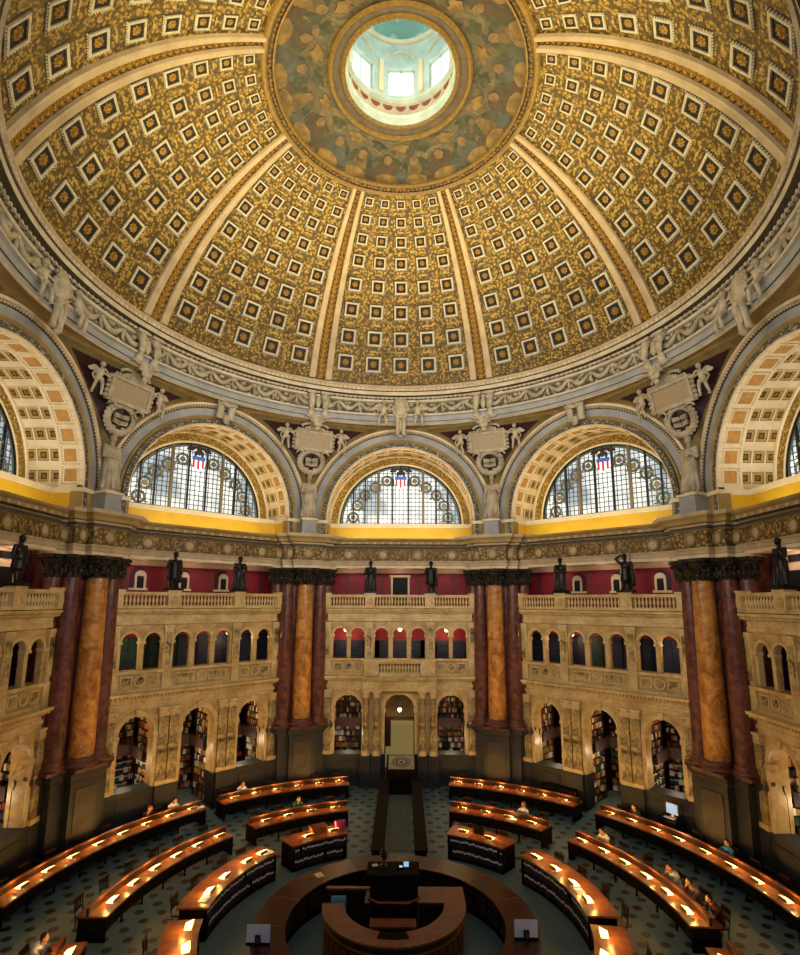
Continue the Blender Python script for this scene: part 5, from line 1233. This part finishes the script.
# ------------------------------------------------------------------ people
def seated(kind):
    """reader on a chair facing -y, hips at z .5; returns body skin, shirt, trousers and hair meshes"""
    rest_ = kind == 'chin'
    head = (0, -.3 if kind != 'up' else -.16, 1.2); sh = 1.0; nk = (0, head[1] + .07, 1.06)
    B = [('b', head, (.085, .1, .12)), ('b', (head[0], head[1] - .095, head[2] - .015), (.02, .025, .025)), ('b', (head[0] - .085, head[1], head[2]), (.018, .03, .035)), ('b', (head[0] + .085, head[1], head[2]), (.018, .03, .035)), ('c', (0, -.12, .98), nk, .06, .055), ('c', nk, (0, head[1] + .03, 1.14), .055, .06),
         ('c', (0, .02, .55), (0, -.12, .92), .13, .15), ('b', (0, .02, .54), (.17, .14, .12)), ('c', (-.15, -.12, .95), (.15, -.12, .95), .07, .07)]
    for s in (-1, 1):
        up = rest_ and s < 0; el = (s * .26, -.34, .79); hd = (s * .1, -.34, 1.07) if up else (s * .1, -.55, .83)
        B += [('c', (s * .19, -.13, .95), el, .055, .045), ('c', el, hd, .042, .03), ('b', hd, (.04, .05, .03))]
        d = Vector(hd) - Vector(el); d.normalize()
        for q in range(4): B.append(('c', (hd[0] + (q - 1.5) * .02, hd[1], hd[2]), (hd[0] + (q - 1.5) * .024 + d.x * .07, hd[1] + d.y * (.075 + .01 * (q in (1, 2))), hd[2] + d.z * .07 - .012), .012, .01))
        B.append(('c', (hd[0] - s * .03, hd[1], hd[2]), (hd[0] - s * .06, hd[1] - .03, hd[2] - .005), .013, .011))
        kn = (s * .13, -.42, .52); B += [('c', (s * .1, .0, .52), kn, .085, .065), ('c', kn, (s * .13, -.36, .1), .06, .04), ('c', (s * .13, -.36, .06), (s * .14, -.52, .04), .045, .035)]
    body = vor(B, 'body', .016, M['skin'], 1)
    Sx = [('c', (0, .02, .56), (0, -.12, .93), .145, .165), ('b', (0, .02, .56), (.18, .155, .12)), ('c', (-.16, -.12, .95), (.16, -.12, .95), .085, .085)]
    for s in (-1, 1): Sx.append(('c', (s * .19, -.13, .95), (s * .245, -.27, .85), .07, .062))
    shirt = vor(Sx, 'shirt', .025, None, 1)
    Tx = [('b', (0, .03, .5), (.18, .15, .09))]
    for s in (-1, 1): kn = (s * .13, -.42, .52); Tx += [('c', (s * .1, .0, .52), kn, .098, .078), ('c', kn, (s * .13, -.36, .13), .075, .06)]
    trou = vor(Tx, 'trousers', .025, None, 1)
    hair = vor([('b', (head[0], head[1] + .03, head[2] + .035), (.098, .105, .105)), ('b', (head[0], head[1] + .06, head[2] - .03), (.08, .06, .08))], 'hair', .02, None, 1)
    return body, shirt, trou, hair
SEAT = {k: seated(k) for k in ('read', 'chin', 'up')}
MJ = mat('dark trousers', '#1a2030', '#141824', 5)
PEOPLE = [('read', 2, -101.5, '#e4e2dc', '#15100c', 'person in a white shirt reading at the nearest left desk', -.1), ('read', 1, -51.2, '#e8e6e2', '#1a120c', 'person in white at the far end of the left outer desk row', .05), ('chin', 1, -56.3, '#2a2a30', '#6a4a2a', 'brown-haired person in dark clothes behind the outer row at the left', 0),
          ('read', 1, -36.4, '#d5d9e0', '#2a1a10', 'person in a pale shirt behind the outer row left of the runner', 0), ('read', 2, -28.4, '#2f6a4a', '#5a2a1a', 'person in a green top behind the inner row left of the runner', 0), ('up', 2, 35.2, '#b9bec6', '#8a7a6a', 'person in a grey shirt behind the inner row right of the runner', 0),
          ('read', 2, 57.4, '#e6dcc0', '#1a120c', 'person in a cream shirt at the far end of the inner row at the right', 0), ('chin', 2, 82.3, '#8a6a58', '#120d0a', 'person in a tan top, chin on hand, at the right inner desk row', 0), ('read', 2, 88.4, '#4a1820', '#120d0a', 'person in dark red at the near end of the right inner desk row', 0), ('up', 1, 71.4, '#2f6fa8', '#2a1a12', 'person in a blue top behind the outer row at the right', 0), ('read', 1, 53.4, '#2a3440', '#14100c', 'dark-haired person in slate clothes behind the outer row at the right', 0), ('chin', 2, 76.6, '#c9c4b8', '#1c1512', 'person in pale clothes with papers mid-way along the right inner row', 0)]
pm_c = {}
for k, t, az, sc_, hc, lab, tw in PEOPLE:
    R_ = RR[t][1] + (.2 if t == 1 else .26); R_ += .06
    cs_ = min((q for q in bpy.data.objects if q.name.startswith('reading_chair') and q.parent is None), key=lambda q: (q.location - Vector(polar(R_, az, 0))).length)
    cs_.location = polar(R_ - .02, az, 0); cs_.rotation_euler.z = -rd(az) + tw             # the chair the reader sits on
    o = T(empty('person', polar(R_, az, 0), -rd(az) + tw), lab, 'person'); b_, s_, t_, h_ = SEAT[k]
    link('body', b_, o); link('shirt', with_mat(s_, mat('shirt ' + sc_, sc_, None, rough=.8)), o); link('trousers', with_mat(t_, MJ), o); link('hair', with_mat(h_, mat('hair ' + hc + sc_, hc, None, rough=.7)), o)

# ------------------------------------------------------------------ lights
def light(kind, loc, energy, color, size=.1, rot=None, spot=None, target=None, sy=None):
    l = bpy.data.lights.new(kind.lower() + '_light', kind); l.energy = energy; l.color = color
    if kind == 'AREA':
        l.size = size
        if sy: l.shape = 'RECTANGLE'; l.size_y = sy
    else: l.shadow_soft_size = size
    if spot: l.spot_size = rd(spot); l.spot_blend = .9
    o = bpy.data.objects.new(l.name, l); COL.objects.link(o); o.location = loc
    if target is not None: o.rotation_euler = (Vector(target) - Vector(loc)).to_track_quat('-Z', 'Y').to_euler()
    return o
WARM = (1., .72, .38)
for R_, az, z in DESK_LIGHTS: light('POINT', polar(R_, az, z), 21., (1., .53, .12), .03)
for p in LIGHTS: light('POINT', p, 60., (1., .68, .34), .1)
for az in (0, -45, 45, -90, 90):                                        # cove lamps behind the yellow ledges
    a = -rd(az); R3 = lambda x, y, z: (x * cos(a) - y * sin(a), x * sin(a) + y * cos(a), z)
    light('AREA', R3(0, 14.8, 14.76), 42., (1., .84, .5), 7.4, target=R3(0, 15.75, 15.4), sy=.12)
    light('AREA', R3(0, 16.3, 15.84), 130., (1., .74, .34) if abs(az) < 60 else (1., .88, .68), 7.6, target=R3(0, 16.1, 18.), sy=.2)
    for x in (-3.2, 0, 3.2):
        light('POINT', R3(x, 16.0, 12.6), 16., (1., .66, .5), .1)
        light('POINT', R3(x, 16.3, 9.7), 7., (1., .66, .36), .1)
        if not (az == 0 and x == 0): light('POINT', R3(x, 16.4, 5.0), 40., (1., .6, .26), .1); light('POINT', R3(x, 16.3, 2.6), 48., (1., .78, .5), .1)
for k in range(20):                                                     # lamps on the ring cornice washing the dome across the room
    az = k * 18 + 9; light('SPOT', polar(12.2, az, 24.7), 1180., (1., .8, .36), .2, spot=110, target=polar(-5.5, az, 33.))
for az in (180, 135, -135):                                             # daylight from the lunettes behind the viewer
    light('AREA', polar(15.5, az, 18.), 880., (1., .92, .8), 7.5, target=polar(-9., az, 22.), sy=3.4).data.spread = rd(105)
light('POINT', (0, 0, 35.6), 70., (.75, .95, 1.), .3)                  # lamp added inside the lantern, standing in for daylight on its walls
# added spots, low before each pier with no fixture, warm its columns
for az in (-22.5, 22.5, -67.5, 67.5):
    light('SPOT', polar(11.5, az + 180 if False else az, 1.9), 420., (1., .7, .36), .1, spot=50, target=polar(15.1, az, 8.))

w = bpy.data.worlds.new('world'); scene.world = w; w.use_nodes = True
w.node_tree.nodes['Background'].inputs[0].default_value = (.5, .7, 1., 1); w.node_tree.nodes['Background'].inputs[1].default_value = .4

# ------------------------------------------------------------------ camera
F_, TH, YAW, ROLL, PPY = 537.906, .16853, -.00646, .00483, 510.816
cam = bpy.data.cameras.new('camera'); co = bpy.data.objects.new('camera', cam); COL.objects.link(co); scene.camera = co
def camdir(xc, yc):
    x2, y2 = xc * cos(ROLL) - yc * sin(ROLL), xc * sin(ROLL) + yc * cos(ROLL)
    y, z = cos(TH) - y2 * sin(TH), sin(TH) + y2 * cos(TH)
    return Vector((x2 * cos(YAW) + y * sin(YAW), y * cos(YAW) - x2 * sin(YAW), z))
f0 = camdir(0, 0); r0_ = camdir(1, 0) - f0; u0 = camdir(0, 1) - f0
R = Matrix((r0_.normalized(), u0.normalized(), -f0.normalized())).transposed().to_4x4()
R.translation = Vector((.193, -19.228, 10.70)); co.matrix_world = R
cam.sensor_fit = 'VERTICAL'; cam.sensor_height = 36; cam.lens = F_ / 955 * 36; cam.shift_y = (PPY - 477.5) / 955; cam.clip_end = 200; cam.clip_start = .1
vs = scene.view_settings; vs.view_transform = 'Standard'; vs.look = 'None'; vs.exposure = 0.; vs.gamma = 1.; vs.use_curve_mapping = False
